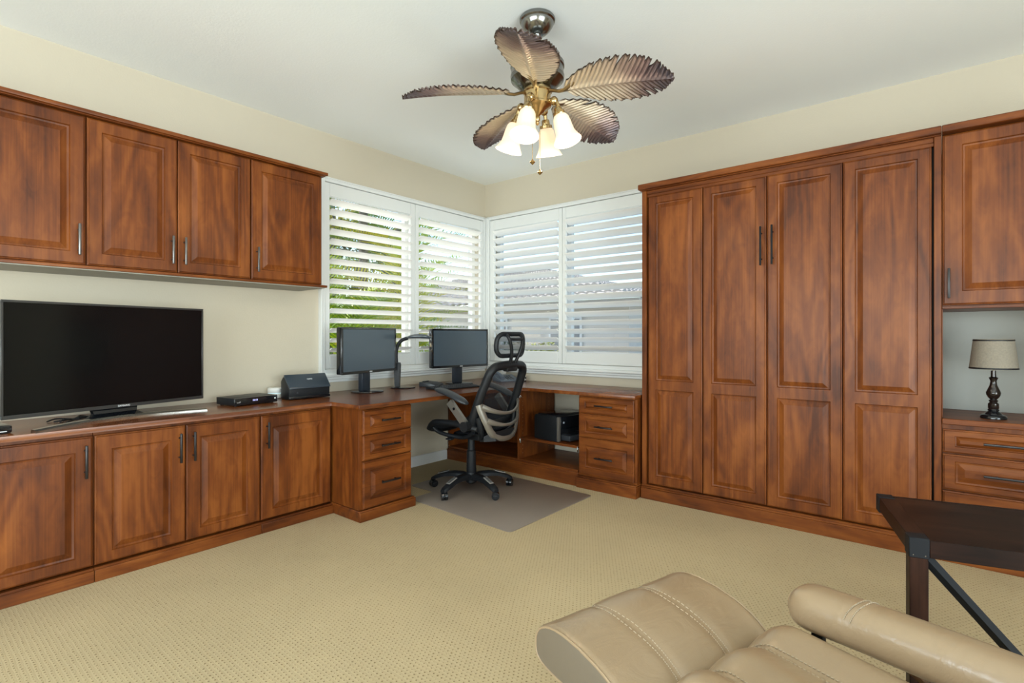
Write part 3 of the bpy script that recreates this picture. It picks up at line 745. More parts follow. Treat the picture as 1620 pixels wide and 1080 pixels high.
part('display', MB().box(-0.06, -0.03, -0.02, 0.075, 0.052, 0.059, 0.002), plain('lcd_grey', (0.28, 0.31, 0.30), 0.3), t)

t = thing('white_cup', 'small white mug behind the desk telephone', 'mug', (0.30, -0.075, ZC))
part('cup', MB().lathe([(0.028, 0.0), (0.034, 0.004), (0.036, 0.085), (0.0335, 0.085), (0.032, 0.008), (0.0, 0.006)], 24), M_IVORY, t)
part('cup_handle', MB().tube(bez([(0, -0.034, 0.07), (0, -0.06, 0.062), (0, -0.058, 0.032), (0, -0.034, 0.022)], 5), 0.005, 8), M_IVORY, t)
t = thing('desk_ornament', 'little black and white round ornament right of the telephone', 'ornament', (0.575, -0.10, ZC))
part('base', MB().lathe([(0.030, 0.0), (0.032, 0.004), (0.030, 0.009)], 24), M_BLACKG, t)
part('body', MB().lathe([(0.022, 0.009), (0.031, 0.022), (0.032, 0.038), (0.024, 0.054), (0.012, 0.062)], 24), plain('white_ceramic', (0.75, 0.74, 0.70), 0.2), t)
part('cap', MB().lathe([(0.013, 0.062), (0.018, 0.067), (0.016, 0.076), (0.0, 0.081)], 20), M_BLACKG, t)
part('emblem', MB().tube([(0.030, 0, 0.033), (0.0335, 0, 0.033)], 0.010, 12), M_BLACKG, t)

# ------------------------------------------------------------------ printer on its shelf
t = thing('printer', 'black desktop printer turned sideways on the open shelf', 'printer', (1.262, -0.520, 0.3095), R(-8))
# local: near corner at origin, side face along -x, front (paper) face along +y
part('body', MB().prism([(-0.27, 0.0), (-0.012, 0.0), (-0.012, 0.195), (-0.03, 0.212), (-0.255, 0.205), (-0.27, 0.19)], 0.0, 0.36, 'y', 0.006), M_BLACK, t)
part('trim_stripe', MB().box(-0.014, 0.004, 0.001, 0.03, 0.004, 0.204, 0.003), plain('bronze_grey_trim', (0.16, 0.14, 0.12), 0.35, metal=0.4), t)
part('control_front', MB().box(-0.013, 0.010, 0.03, 0.355, 0.10, 0.204, 0.004), M_BLACKG, t)
part('power_button', MB().tube([(0.009, 0.06, 0.155), (0.0125, 0.06, 0.155)], 0.009, 16), plain('grey_button', (0.35, 0.37, 0.4), 0.4), t)
part('paper_tray', MB().box(-0.02, 0.085, 0.05, 0.35, 0.012, 0.055, 0.004), M_DGREY, t)
part('output_tray', MB().box(-0.013, 0.060, 0.05, 0.35, 0.060, 0.068, 0.003), M_BLACK, t)
part('scanner_lid', MB().box(-0.245, -0.04, 0.02, 0.34, 0.205, 0.2165, 0.005), M_BLACKG, t)

# ------------------------------------------------------------------ table lamp in the niche
t = thing('table_lamp', 'dark turned table lamp with linen shade in the niche at right', 'lamp', (3.884, -0.350, ZC))
part('base', MB().lathe([(0.053, 0.0), (0.054, 0.008), (0.050, 0.016), (0.047, 0.019), (0.036, 0.022), (0.028, 0.033), (0.020, 0.040), (0.024, 0.045), (0.019, 0.052)], 36), M_BLACKG, t)
part('column', MB().lathe([(0.019, 0.050), (0.022, 0.056), (0.022, 0.078), (0.015, 0.086), (0.020, 0.094), (0.013, 0.100), (0.022, 0.110), (0.029, 0.124), (0.030, 0.136), (0.023, 0.155), (0.015, 0.175), (0.0125, 0.195), (0.016, 0.205), (0.020, 0.213), (0.011, 0.218), (0.010, 0.25)], 36), plain('oil_rubbed_bronze', (0.020, 0.014, 0.012), 0.16, metal=0.35, coat=0.4), t)
shade = part('lamp_shade', MB().lathe([(0.098, 0.258), (0.081, 0.414), (0.0795, 0.414), (0.0965, 0.258)], 48, cap=False), plain('beige_linen', (0.29, 0.25, 0.195), 0.85, bump=0.5, bscale=420, vary=0.35), t)
part('trim_band', MB().lathe([(0.0982, 0.259), (0.0990, 0.262), (0.0975, 0.267), (0.0965, 0.264)], 48, cap=False), M_BLACK, shade)
part('trim_band', MB().lathe([(0.0825, 0.404), (0.0832, 0.407), (0.0820, 0.411), (0.0808, 0.409)], 48, cap=False), M_BLACK, shade)
part('harp', MB().tube([(0, 0, 0.245), (0, 0, 0.40)], 0.004, 8).tube([(-0.079, 0, 0.40), (0.079, 0, 0.40)], 0.0025, 8), M_DBRASS, t)

# ------------------------------------------------------------------ end table at right
t = thing('end_table', 'dark espresso end table with black metal corners and cross braces', 'table', (3.603, -2.191, 0.0), R(14.2))
W_, D_, HT = 0.50, 0.46, 0.60
lw = 0.048
part('table_top', MB().box(0.05, W_ - 0.05, 0.014, D_ - 0.014, HT - 0.030, HT - 0.003, 0.001, 1), DX, t)
part('side_rail', MB().box(0.002, 0.050, lw, D_ - lw, HT - 0.048, HT - 0.001, 0.0015, 1), DY, t)
part('side_rail', MB().box(W_ - 0.050, W_ - 0.002, lw, D_ - lw, HT - 0.048, HT - 0.001, 0.0015, 1), DY, t)
part('front_rail', MB().box(lw, W_ - lw, 0.002, 0.014, HT - 0.052, HT - 0.002, 0.0015, 1), DX, t)
part('back_rail', MB().box(lw, W_ - lw, D_ - 0.014, D_ - 0.002, HT - 0.052, HT - 0.002, 0.0015, 1), DX, t)
for sx in (0, 1):
    for sy in (0, 1):
        # the far corner by the wall bed has its bracket but no leg of its own
        x0 = 0.002 if sx == 0 else W_ - lw + 0.002; y0 = 0.002 if sy == 0 else D_ - lw + 0.002
        if (sx, sy) != (0, 1): part('leg', MB().box(x0, x0 + lw - 0.004, y0, y0 + lw - 0.004, 0.0, HT - 0.01, 0.002, 1), DZ, t)
        c = MB().box(x0 - 0.002, x0 + lw - 0.002, y0 - 0.002, y0 + lw - 0.002, HT - 0.056, HT + 0.001, 0.002, 1)
        cap = part('corner_bracket', c, M_GUN, t)
        riv = MB()
        for a, b in ((0.008, 0.012), (0.036, 0.012)):
            riv.tube([(x0 + a, y0 - 0.003, HT - 0.047), (x0 + a, y0 - 0.001, HT - 0.047)], 0.0016, 8)
        part('rivet', riv, M_STEEL, cap)
part('cross_brace', MB().tube([(lw - 0.004, 0.016, HT - 0.058), (W_ - lw, 0.016, 0.06)], 0.0155, 4, up=(0, 1, 0)), M_GUN, t)

# ------------------------------------------------------------------ chair mat
def round_poly(pts, r, n=5):
    out = []
    m = len(pts)
    for i in range(m):
        p = Vector(pts[i]); a = (Vector(pts[i - 1]) - p).normalized(); b = (Vector(pts[(i + 1) % m]) - p).normalized()
        for k in range(n + 1):
            q = k / n
            out.append(tuple((p + a * r * (1 - q)) * (1 - q) + (p + b * r * q) * q))
    return out
mat_pts = round_poly([(0.45, -1.375), (0.715, -1.375), (0.715, -1.60), (1.685, -1.645), (1.690, -0.70), (0.72, -0.66), (0.715, -0.87), (0.45, -0.87)], 0.035)
tag(part('chair_mat', MB().prism(mat_pts, 0.0008, 0.0045, 'z', 0.001), M_MAT), 'smoky brown vinyl mat on the carpet under the office chair', 'mat')

# ------------------------------------------------------------------ office chair (local +x forward, +y its left)
PHI = 184.0
t = thing('office_chair', 'black mesh office chair with headrest and silver lumbar frame at the desk', 'chair', (0.905, -1.160, 0.0046), R(PHI))
def leg(ang):
    c = MB(); rings = []
    for r_, z, wd, hh in ((0.020, 0.105, 0.030, 0.045), (0.07, 0.118, 0.030, 0.040), (0.14, 0.122, 0.027, 0.034), (0.21, 0.112, 0.025, 0.030), (0.27, 0.092, 0.024, 0.028), (0.305, 0.078, 0.023, 0.026), (0.325, 0.068, 0.016, 0.020)):
        wd *= 1.2; rings.append([(r_, y, z + q) for y, q in ((-wd, -hh * 0.6), (wd, -hh * 0.6), (wd, hh * 0.1), (wd * 0.6, hh * 0.4), (-wd * 0.6, hh * 0.4), (-wd, hh * 0.1))])
    return c.loft(rings)
leg_me = leg(0).mesh('leg', M_BLACK, angle=50)
trd = MB().loft([[(0.185 + r_, y, 0.1325 + z - 0.30 * r_) for y, z in ((-0.018, 0), (0.018, 0), (0.015, 0.004), (-0.015, 0.004))] for r_ in (0.0, 0.03, 0.06, 0.085)])
trd_me = trd.mesh('foot_tread', plain('bright_tread_metal', (0.62, 0.61, 0.58), 0.35, metal=0.7))
slot_me = MB().box(-0.003, 0.003, -0.011, 0.011, 0, 0.0022, 0.0008, 1).mesh('slot', M_BLACK)
cw = MB().tube([(0, -0.022, 0), (0, -0.003, 0)], 0.0285, 18).tube([(0, 0.003, 0), (0, 0.022, 0)], 0.0285, 18)
cw_me = cw.mesh('wheel', M_BLACKG)
fk = MB().tube([(0, 0, 0.012), (0, 0, 0.058)], 0.011, 12); fk.box(-0.014, 0.020, -0.0245, 0.0245, 0.026, 0.036, 0.005)
fk_me = fk.mesh('caster', M_BLACK)
for k in range(5):
    a = R(-157 + 72 * k - PHI)
    lg = put('leg', leg_me, t, (0, 0, 0), (0, 0, a))
    tr = put('foot_tread', trd_me, lg, (0, 0, 0))
    for q in range(6): put('slot', slot_me, lg, (0.196 + q * 0.0122, 0, 0.1345 - 0.30 * (0.011 + q * 0.0122) + 0.002))
    cs = put('caster', fk_me, t, (0.308 * math.cos(a), 0.308 * math.sin(a), 0.0), (0, 0, a + 0.9))
    put('wheel', cw_me, cs, (0.004, 0, 0.0290))
part('base_hub', MB().lathe([(0.030, 0.055), (0.042, 0.065), (0.044, 0.120), (0.036, 0.138), (0.032, 0.14)], 24), M_BLACK, t)
part('gas_lift', MB().lathe([(0.035, 0.135), (0.037, 0.145), (0.034, 0.30), (0.027, 0.305), (0.026, 0.43)], 24), M_BLACK, t)
mech = MB().box(-0.14, 0.10, -0.075, 0.075, 0.395, 0.450, 0.015); mech.box(-0.20, -0.10, -0.05, 0.05, 0.40, 0.47, 0.015); mech.tube([(0.02, -0.21, 0.42), (0.02, 0.21, 0.42)], 0.007, 8); mech.box(0.0, 0.05, 0.195, 0.235, 0.412, 0.424, 0.004)
part('tilt_mechanism', mech, M_BLACK, t)
part('tension_knob', MB().tube([(0.11, 0, 0.405), (0.16, 0, 0.40)], 0.026, 18), M_BLACK, t)
# seat
def seat_pt(u, v, off):
    x = -0.225 + 0.450 * u; y = (v - 0.5) * 0.49
    z = 0.500 + 0.030 * abs(2 * v - 1) ** 2.4 + 0.018 * math.sin(math.pi * min(1, u * 1.1)) + 0.016 * u
    if u > 0.80:
        q = (u - 0.80) / 0.20; z -= 0.052 * q * q
    cr = 1 - 0.10 * max(0, (u - 0.75) / 0.25) ** 2 - 0.08 * max(0, (0.2 - u) / 0.2) ** 2
    return (x, y * cr, z + off)
N = 20
part('seat', MB().slab([[seat_pt(i / N, j / N, 0.0) for j in range(N + 1)] for i in range(N + 1)], [[seat_pt(i / N, j / N, -0.026) for j in range(N + 1)] for i in range(N + 1)]), M_SEATM, t)
rim = []
for i in range(N + 1): rim.append(seat_pt(i / N, 0, -0.014))
for j in range(1, N + 1): rim.append(seat_pt(1, j / N, -0.014))
for i in range(N - 1, -1, -1): rim.append(seat_pt(i / N, 1, -0.014))
for j in range(N - 1, 0, -1): rim.append(seat_pt(0, j / N, -0.014))
sf = MB().tube(rim, 0.021, 10, closed=True)
part('seat_frame', sf, M_BLACK, t)
for s in (-1, 1):
    sb = MB()
    sb.tube(bez([(0.19, s * 0.215, 0.485), (0.15, s * 0.20, 0.455), (0.07, s * 0.185, 0.437), (-0.05, s * 0.17, 0.430), (-0.14, s * 0.20, 0.455), (-0.20, s * 0.22, 0.490)], 6), 0.015, 10)
    sb.tube([(-0.02, s * 0.17, 0.432), (-0.02, s * 0.07, 0.425)], 0.014, 8)
    part('seat_support', sb, M_BLACK, t)
# backrest
def bx_(z): 
    q = max(0.0, (z - 0.50) / 0.47)
    return -0.180 - 0.030 * math.sin(math.pi * min(q, 1.0) * 0.6) - 0.150 * q ** 1.35
def bw(z):
    q = (z - 0.50) / 0.47
    return 0.222 + 0.018 * math.sin(math.pi * q) - 0.030 * q
loop = []
zt_, zb_, rr = 0.955, 0.52, 0.075
for k in range(13): z = zb_ + 0.04 + (zt_ - rr - zb_ - 0.04) * k / 12; loop.append((bx_(z), bw(z), z))
for k in range(1, 8):
    a = R(90 * k / 8); z = zt_ - rr + rr * math.sin(a); loop.append((bx_(z), bw(zt_ - rr) - rr + rr * math.cos(a), z))
for k in range(0, 9): loop.append((bx_(zt_) - 0.012 * math.sin(math.pi * k / 8), (bw(zt_ - rr) - rr) * (1 - k / 4), zt_ + 0.008 * math.sin(math.pi * k / 8)))
for k in range(1, 8):
    a = R(90 - 90 * k / 8); z = zt_ - rr + rr * math.sin(a); loop.append((bx_(z), -(bw(zt_ - rr) - rr + rr * math.cos(a)), z))
for k in range(13): z = zt_ - rr - (zt_ - rr - zb_ - 0.04) * k / 12; loop.append((bx_(z), -bw(z), z))
for k in range(1, 8):
    y = -bw(zb_ + 0.04) * (1 - k / 4); loop.append((bx_(zb_) - 0.03 * math.sin(math.pi * k / 8), y, zb_ + 0.01 * abs(1 - k / 4)))
part('back_frame', MB().tube(loop, [0.031] * len(loop), 14, closed=True), M_BLACK, t)
def bp(u, v):
    z = zb_ + 0.005 + (zt_ - zb_ - 0.005) * u; wv = bw(z)
    if z > zt_ - rr: 
        q = (z - (zt_ - rr)) / rr; wv = bw(zt_ - rr) - rr + rr * math.sqrt(max(0, 1 - q * q))
    y = (2 * v - 1) * wv
    return Vector((bx_(z) - 0.018 * (1 - (2 * v - 1) ** 2) * math.sin(math.pi * u), y, z))
part('back_mesh', MB().slab([[bp(i / 14, j / 14) for j in range(15)] for i in range(15)], [[bp(i / 14, j / 14) + Vector((0.002, 0, 0)) for j in range(15)] for i in range(15)]), M_MESH, t)
part('lumbar_pad', MB().slab([[(bx_(0.60 + 0.12 * i / 8) + 0.006 - 0.010 * math.cos(math.pi * (j / 8 - .5)), (j / 8 - .5) * 0.30, 0.60 + 0.12 * i / 8) for j in range(9)] for i in range(9)],
                             [[(bx_(0.60 + 0.12 * i / 8) - 0.008 - 0.014 * math.cos(math.pi * (j / 8 - .5)), (j / 8 - .5) * 0.30, 0.60 + 0.12 * i / 8) for j in range(9)] for i in range(9)]), M_MESH, t)
# silver lumbar frame
def lx(y, z): return -0.262 - 0.085 * (1 - (y / 0.24) ** 2) + 0.10 * max(0, 0.56 - z)
def band(pts, wd, th):
    """flat band along pts facing backwards"""
    P = [Vector(p) for p in pts]; rings = []
    for i, p in enumerate(P):
        d = (P[min(i + 1, len(P) - 1)] - P[max(i - 1, 0)]).normalized()
        n = Vector((-1, 0.55 * p.y / 0.24, -0.15)); n = (n - d * n.dot(d)).normalized(); s_ = d.cross(n)
        w_ = wd[i] if isinstance(wd, list) else wd
        rings.append([p + s_ * w_ + n * th * 0.2, p + s_ * w_ * 0.55 + n * th, p - s_ * w_ * 0.55 + n * th, p - s_ * w_ + n * th * 0.2, p - s_ * w_ * 0.8 - n * th * 0.7, p + s_ * w_ * 0.8 - n * th * 0.7])
    return rings
up = bez([(0, 0.236, 0.690), (0, 0.222, 0.640), (0, 0.190, 0.560), (0, 0.145, 0.480), (0, 0.075, 0.440), (0, 0.0, 0.432), (0, -0.075, 0.440), (0, -0.145, 0.480), (0, -0.190, 0.560), (0, -0.222, 0.640), (0, -0.236, 0.690)], 6)
up = [(lx(p.y, p.z), p.y, p.z) for p in up]
part('lumbar_frame', MB().loft(band(up, [0.026 if abs(p[1]) > 0.13 else 0.019 for p in up], 0.010)), M_SILVERP, t, angle=50)
for z0, sag, hw in ((0.672, 0.055, 0.222), (0.572, 0.040, 0.188)):
    q = [(0, hw * (1 - k / 8), z0 - sag * (1 - (1 - k / 8) ** 2)) for k in range(17)]
    q = [(lx(p[1], p[2]) - 0.006, p[1], p[2]) for p in q]
    part('lumbar_bar', MB().loft(band(q, [0.0115 + 0.012 * abs(1 - k / 8) ** 2 for k in range(17)], 0.008)), M_SILVERP, t, angle=50)
part('lumbar_clip', MB().box(-0.285, -0.262, -0.258, -0.235, 0.690, 0.712, 0.005).tube([(-0.275, -0.262, 0.70), (-0.275, -0.225, 0.715)], 0.007, 10), M_CHROME, t)
jb = MB()
jb.loft([[(-0.16, y, 0.44) for y in (-0.10, 0.10)] + [(-0.16, y, 0.40) for y in (0.10, -0.10)], [(-0.24, y, 0.455) for y in (-0.15, 0.15)] + [(-0.24, y, 0.415) for y in (0.15, -0.15)], [(-0.315, y, 0.490) for y in (-0.12, 0.12)] + [(-0.325, y, 0.425) for y in (0.12, -0.12)]])
part('back_bracket', jb, M_BLACK, t)
for s in (-1, 1):
    part('back_upright', MB().tube(bez([(-0.20, s * 0.12, 0.44), (-0.245, s * 0.19, 0.50), (-0.245, s * 0.222, 0.60)], 6), 0.022, 10), M_BLACK, t)
# armrests
for s in (1, -1):
    part('arm_joint', MB().tube([(-0.175, s * 0.215, 0.535), (-0.175, s * 0.298, 0.535)], 0.036, 20), M_BLACK, t)
    a = Vector((-0.165, s * 0.272, 0.555)); b = Vector((-0.035, s * 0.282, 0.700))
    post = MB(); d = (b - a).normalized(); sd = Vector((d.z, 0, -d.x))
    post.loft([[c + sd * 0.026 + Vector((0, 0.013, 0)), c - sd * 0.026 + Vector((0, 0.013, 0)), c - sd * 0.026 - Vector((0, 0.013, 0)), c + sd * 0.026 - Vector((0, 0.013, 0))] for c in (a, (a + b) / 2, b)])
    pst = part('arm_post', post, M_SILVERP, t)
    part('arm_button', MB().tube([(-0.085, s * 0.292, 0.655), (-0.085, s * 0.297, 0.655)], 0.010, 14), M_BLACKG, pst)
    rings = []
    for k in range(15):
        q = k / 14; x = -0.195 + 0.285 * q; z = 0.706 + 0.066 * q - 0.018 * math.cos(q * math.pi) * 0.4 + (0.012 * math.sin(math.pi * q)); wd = 0.044 * min(1, 4.0 * (q + 0.06)) ** 0.5 * min(1, 5 * (1.05 - q)) ** 0.5
        hh = 0.024 * min(1, 5 * (q + 0.05)) ** 0.5 * min(1, 5 * (1.05 - q)) ** 0.5
        rings.append([(x, s * 0.285 + wd * math.cos(R(g)), z + hh * math.sin(R(g)) * (1.0 if math.sin(R(g)) > 0 else 0.8)) for g in range(0, 360, 24)])
    part('arm_pad', MB().loft(rings), plain('soft_black_arm_pad', (0.020, 0.024, 0.030), 0.36), t, angle=60)
# headrest
def hx(y, z): return -0.378 - 0.15 * (z - 0.97) * 0.4 + 0.9 * y * y
hl = [(y, z) for y, z in rrect(0.330, 0.155, 0.060, 6, 0.0, 1.105)]
hp = [(hx(y, z), y, z + 0.10 * 0) for y, z in hl]
part('headrest_frame', MB().tube(hp, 0.0165, 10, closed=True), M_BLACK, t)
part('headrest_mesh', MB().slab([[(hx(y, 1.03 + 0.15 * i / 6), y, 1.03 + 0.15 * i / 6) for y in [0.155 * (j / 6 - 1) for j in range(13)]] for i in range(7)], [[(hx(y, 1.03 + 0.15 * i / 6) + 0.002, y, 1.03 + 0.15 * i / 6) for y in [0.155 * (j / 6 - 1) for j in range(13)]] for i in range(7)]), mesh_fabric('headrest_mesh_fabric', (0.05, 0.06, 0.07), 0.6), t)
hs = MB()
for s in (-1, 1):
    hs.tube(bez([(-0.360, s * 0.030, 0.945), (-0.395, s * 0.036, 1.00), (-0.418, s * 0.060, 1.08), (-0.415, s * 0.085, 1.150), (-0.388, s * 0.085, 1.178)], 6), 0.0125, 10)
hs.tube([(-0.417, -0.08, 1.145), (-0.417, 0.08, 1.145)], 0.011, 8)
part('headrest_post', hs, M_BLACK, t)
part('headrest_bracket', MB().box(-0.388, -0.340, -0.062, 0.062, 0.915, 0.990, 0.010), M_BLACK, t)

# ------------------------------------------------------------------ leather recliner and ottoman (shared local frame)
# local +x points from the ottoman back through the recliner, local +y across to the window side
AX = R(-15.8)
def to_world(a, b): 
    return (0.9622 * a + 0.2723 * b, -0.2723 * a + 0.9622 * b)
def stitch(curve, nrm, gap=0.012, r=0.0016):
    """double row of small stitches along a curve (list of Vectors)"""
    m = MB(); pts = curve
    for i in range(0, len(pts) - 1):
        a, b = pts[i], pts[i + 1]; d = (b - a); n = nrm(i); s_ = d.normalized().cross(n)
        for sg in (-1, 1):
            p = a + s_ * gap * sg + n * 0.0012; m.tube([p + d * 0.12, p + d * 0.72], r, 5)
    return m
oc = to_world(3.665, -1.735)
t = thing('ottoman', 'beige leather footstool with stitched panels in front of the recliner', 'footstool', (oc[0], oc[1], 0), AX)
HL = 0.285
def otto_ring(y, k, sc_):
    # loaf section in x (across) and z, leaning: higher on the window side edge
    r_ = []
    for q in range(36):
        a = 2 * math.pi * q / 36; c, s_ = math.cos(a), math.sin(a)
        x = 0.185 * math.copysign(abs(c) ** 0.62, c); z = 0.062 * math.copysign(abs(s_) ** 0.72, s_)
        if s_ > 0: z *= 1.12 - 0.10 * (x / 0.185)
        r_.append((x * sc_, y, 0.326 + z * sc_ - 0.070 * (x / 0.185) * 0.30 - 0.03 * (x / 0.185) ** 2 * 0.8 + 0.0))
    return r_
def puff(y):
    q = min(abs(y - 0.098), abs(y + 0.098)); return 1.0 - 0.045 * math.exp(-(q / 0.016) ** 2) + 0.016 * math.cos(y / HL * 4.5)
ys = [-HL + 0.002] + [-HL + 0.012 + (2 * HL - 0.024) * k / 46 for k in range(47)] + [HL - 0.002]
part('cushion', MB().loft([otto_ring(y, 0, puff(y) * (0.955 if k in (0, len(ys) - 1) else 1.0)) for k, y in enumerate(ys)]), M_LEATHER, t, angle=60)
for s in (-1, 1):
    e = otto_ring(s * (HL - 0.004), 0, puff(HL) * 0.965)
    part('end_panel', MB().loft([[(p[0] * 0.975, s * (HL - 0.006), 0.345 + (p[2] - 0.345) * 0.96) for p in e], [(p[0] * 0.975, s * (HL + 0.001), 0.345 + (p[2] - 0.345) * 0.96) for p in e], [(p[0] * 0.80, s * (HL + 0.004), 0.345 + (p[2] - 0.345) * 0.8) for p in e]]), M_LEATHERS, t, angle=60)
    part('piping', MB().tube([(p[0] * 0.99, s * HL, 0.345 + (p[2] - 0.345) * 0.985) for p in e], 0.0035, 6, closed=True), M_LEATHER, t)
    ring = [Vector(p) for p in otto_ring(s * 0.098, 0, puff(0.098) + 0.006)]
    st = []
    for k in range(0, 20):
        st += [ring[k].lerp(ring[k + 1], f) for f in (0, 0.25, 0.5, 0.75)]
    tag(part('stitching', stitch(st, lambda i, st=st: (st[i] - Vector((0, st[i].y, 0.33))).normalized()), M_THREAD, t), kind='stuff')
bs = MB()
for s in (-1, 1):
    bs.loft([[(-0.11 + x, s * 0.13 + y, 0.0) for x, y in ((-.025, -.035), (.025, -.035), (.025, .035), (-.025, .035))], [(-0.02 + x, s * 0.20 + y, 0.30) for x, y in ((-.03, -.03), (.03, -.03), (.03, .03), (-.03, .03))]])
    bs.loft([[(0.13 + x, s * 0.13 + y, 0.0) for x, y in ((-.025, -.035), (.025, -.035), (.025, .035), (-.025, .035))], [(0.04 + x, s * 0.20 + y, 0.29) for x, y in ((-.03, -.03), (.03, -.03), (.03, .03), (-.03, .03))]])
part('wooden_base', bs, WOAK, t)

rc = to_world(4.20, -1.765)
t = thing('recliner', 'beige leather recliner with padded arms at the lower right of the photo', 'armchair', (rc[0], rc[1], 0), AX)
def seat_z(x, y):
    u = (x + 0.33) / 0.66
    z = 0.440 - 0.03 * u
    e = abs(y) / 0.262
    z -= 0.055 * max(0, (e - 0.72) / 0.28) ** 2.2
    f = max(0, (0.16 - u) / 0.16); z -= 0.085 * f ** 2.2
    q = min(abs(y - 0.088), abs(y + 0.088)); z -= 0.011 * math.exp(-(q / 0.014) ** 2)
    z += 0.008 * math.cos(y * 36)
    return z
NX, NY = 30, 44
top = [[(-0.33 + 0.66 * i / NX, -0.262 + 0.524 * j / NY, seat_z(-0.33 + 0.66 * i / NX, -0.262 + 0.524 * j / NY)) for j in range(NY + 1)] for i in range(NX + 1)]
bot = [[(-0.32 + 0.65 * i / NX, -0.255 + 0.51 * j / NY, 0.275 - 0.02 * i / NX) for j in range(NY + 1)] for i in range(NX + 1)]
part('seat_cushion', MB().slab(top, bot), M_LEATHER, t, angle=75)
for s in (-1, 1):
    cv = [Vector((-0.30 + 0.58 * k / 60, s * 0.088, seat_z(-0.30 + 0.58 * k / 60, s * 0.088) + 0.006)) for k in range(61)]
    tag(part('stitching', stitch(cv, lambda i: Vector((0, 0, 1))), M_THREAD, t), kind='stuff')
for s in (-1, 1):
    yc_ = 0.290 if s > 0 else -0.262; rings = []
    L0, L1 = (-0.285, 0.46) if s > 0 else (-0.225, 0.46)
    for q in [0.0, 0.0015, 0.005, 0.011, 0.02, 0.033, 0.05, 0.07, 0.09] + [0.09 + 0.91 * k / 22 for k in range(1, 23)]:
        x = L0 + (L1 - L0) * q; f = min(1, (q / 0.09)) if q < 0.09 else 1
        f = max(0.12, 1 - (1 - f) ** 2.6) ** (1 / 2.6); g = 1.0 if q < 0.93 else math.sqrt(max(0.05, 1 - ((q - 0.93) / 0.07) ** 2))
        sm = 1 - 0.02 * math.exp(-((q - 0.24) / 0.025) ** 2)
        wd, hh = 0.064 * f * g * sm, 0.054 * f * g * sm
        zc = 0.462 + 0.008 * math.sin(math.pi * q)
        rings.append([(x, yc_ + wd * math.copysign(abs(math.cos(R(a))) ** 0.75, math.cos(R(a))), zc + hh * math.copysign(abs(math.sin(R(a))) ** 0.8, math.sin(R(a)))) for a in range(0, 360, 15)])
    ar = part('armrest', MB().loft(rings), M_LEATHER, t, angle=70)
    cv = []
    for k in range(40):
        a = -40 + 200 * k / 39; q = 0.26 - 0.05 * k / 39; ca, sa = math.cos(R(a)), math.sin(R(a))
        cv.append(Vector((L0 + (L1 - L0) * q, yc_ + 0.0640 * math.copysign(abs(ca) ** 0.75, ca), 0.467 + 0.0540 * math.copysign(abs(sa) ** 0.8, sa))))
    tag(part('stitching', stitch(cv, lambda i, cv=cv, yc_=yc_: (cv[i] - Vector((cv[i].x, yc_, 0.470))).normalized(), 0.007), M_THREAD, ar), kind='stuff')
    part('arm_support', MB().box(-0.235, -0.205, yc_ - 0.010, yc_ + 0.010, 0.16, 0.425, 0.003), M_GUN, t)
    part('arm_frame', MB().tube(bez([(-0.02, yc_, 0.425), (0.02, yc_, 0.40), (0.10, yc_, 0.30), (0.22, yc_, 0.18), (0.34, yc_, 0.12)], 6), 0.022, 8), WOAK, t)
    part('lower_rail', MB().box(-0.25, 0.36, yc_ - 0.014, yc_ + 0.014, 0.13, 0.18, 0.005), M_GUN, t)
rings = []
for k in range(17):
    q = k / 16; x = 0.36 + 0.30 * q; z = 0.33 + 0.62 * q
    wd = 0.27 * (1 - 0.12 * q); f = math.sqrt(max(0.05, 1 - max(0, (q - 0.9) / 0.1) ** 2)) * math.sqrt(max(0.3, min(1, q / 0.08 + 0.3)))
    rings.append([(x + 0.065 * f * math.sin(R(a)) * 0.9, wd * f * math.copysign(abs(math.cos(R(a))) ** 0.6, math.cos(R(a))), z - 0.065 * f * math.sin(R(a)) * 0.45) for a in range(0, 360, 12)])
part('back_cushion', MB().loft(rings), M_LEATHER, t, angle=70)
part('swivel_base', MB().lathe([(0.30, 0.0), (0.31, 0.01), (0.30, 0.035), (0.26, 0.04), (0.05, 0.06), (0.045, 0.28)], 40, (0.05, 0, 0)), WOAK, t)
part('seat_rail', MB().box(-0.22, 0.30, -0.295, 0.295, 0.235, 0.274, 0.004), M_GUN, t)

# ------------------------------------------------------------------ ceiling fan
FX, FYY = 2.129, -1.971
t = thing('ceiling_fan', 'ceiling fan with five leaf-shaped blades and four lit glass bells', 'ceiling fan', (FX, FYY, H), 0)
Z0 = -H  # local z = height - H
def zz(prof): return [(r_, z - H) for r_, z in prof]
part('canopy', MB().lathe(zz([(0.084, 2.7395), (0.088, 2.733), (0.087, 2.722), (0.080, 2.716), (0.079, 2.706), (0.066, 2.684), (0.048, 2.666), (0.030, 2.657), (0.022, 2.655)]), 40), plain('dark_polished_nickel', (0.26, 0.26, 0.25), 0.18, metal=1.0), t)
part('down_rod', MB().lathe(zz([(0.016, 2.66), (0.016, 2.61), (0.030, 2.606), (0.032, 2.585)]), 24), M_CHROME, t)
part('motor_housing', MB().lathe(zz([(0.030, 2.602), (0.062, 2.598), (0.088, 2.584), (0.104, 2.560), (0.110, 2.555), (0.112, 2.545), (0.124, 2.520), (0.132, 2.512), (0.133, 2.495), (0.128, 2.490), (0.130, 2.455), (0.133, 2.450), (0.130, 2.432), (0.116, 2.424), (0.100, 2.404), (0.080, 2.392), (0.062, 2.388)]), 48), plain('burnished_pewter', (0.20, 0.20, 0.19), 0.20, metal=1.0), t)
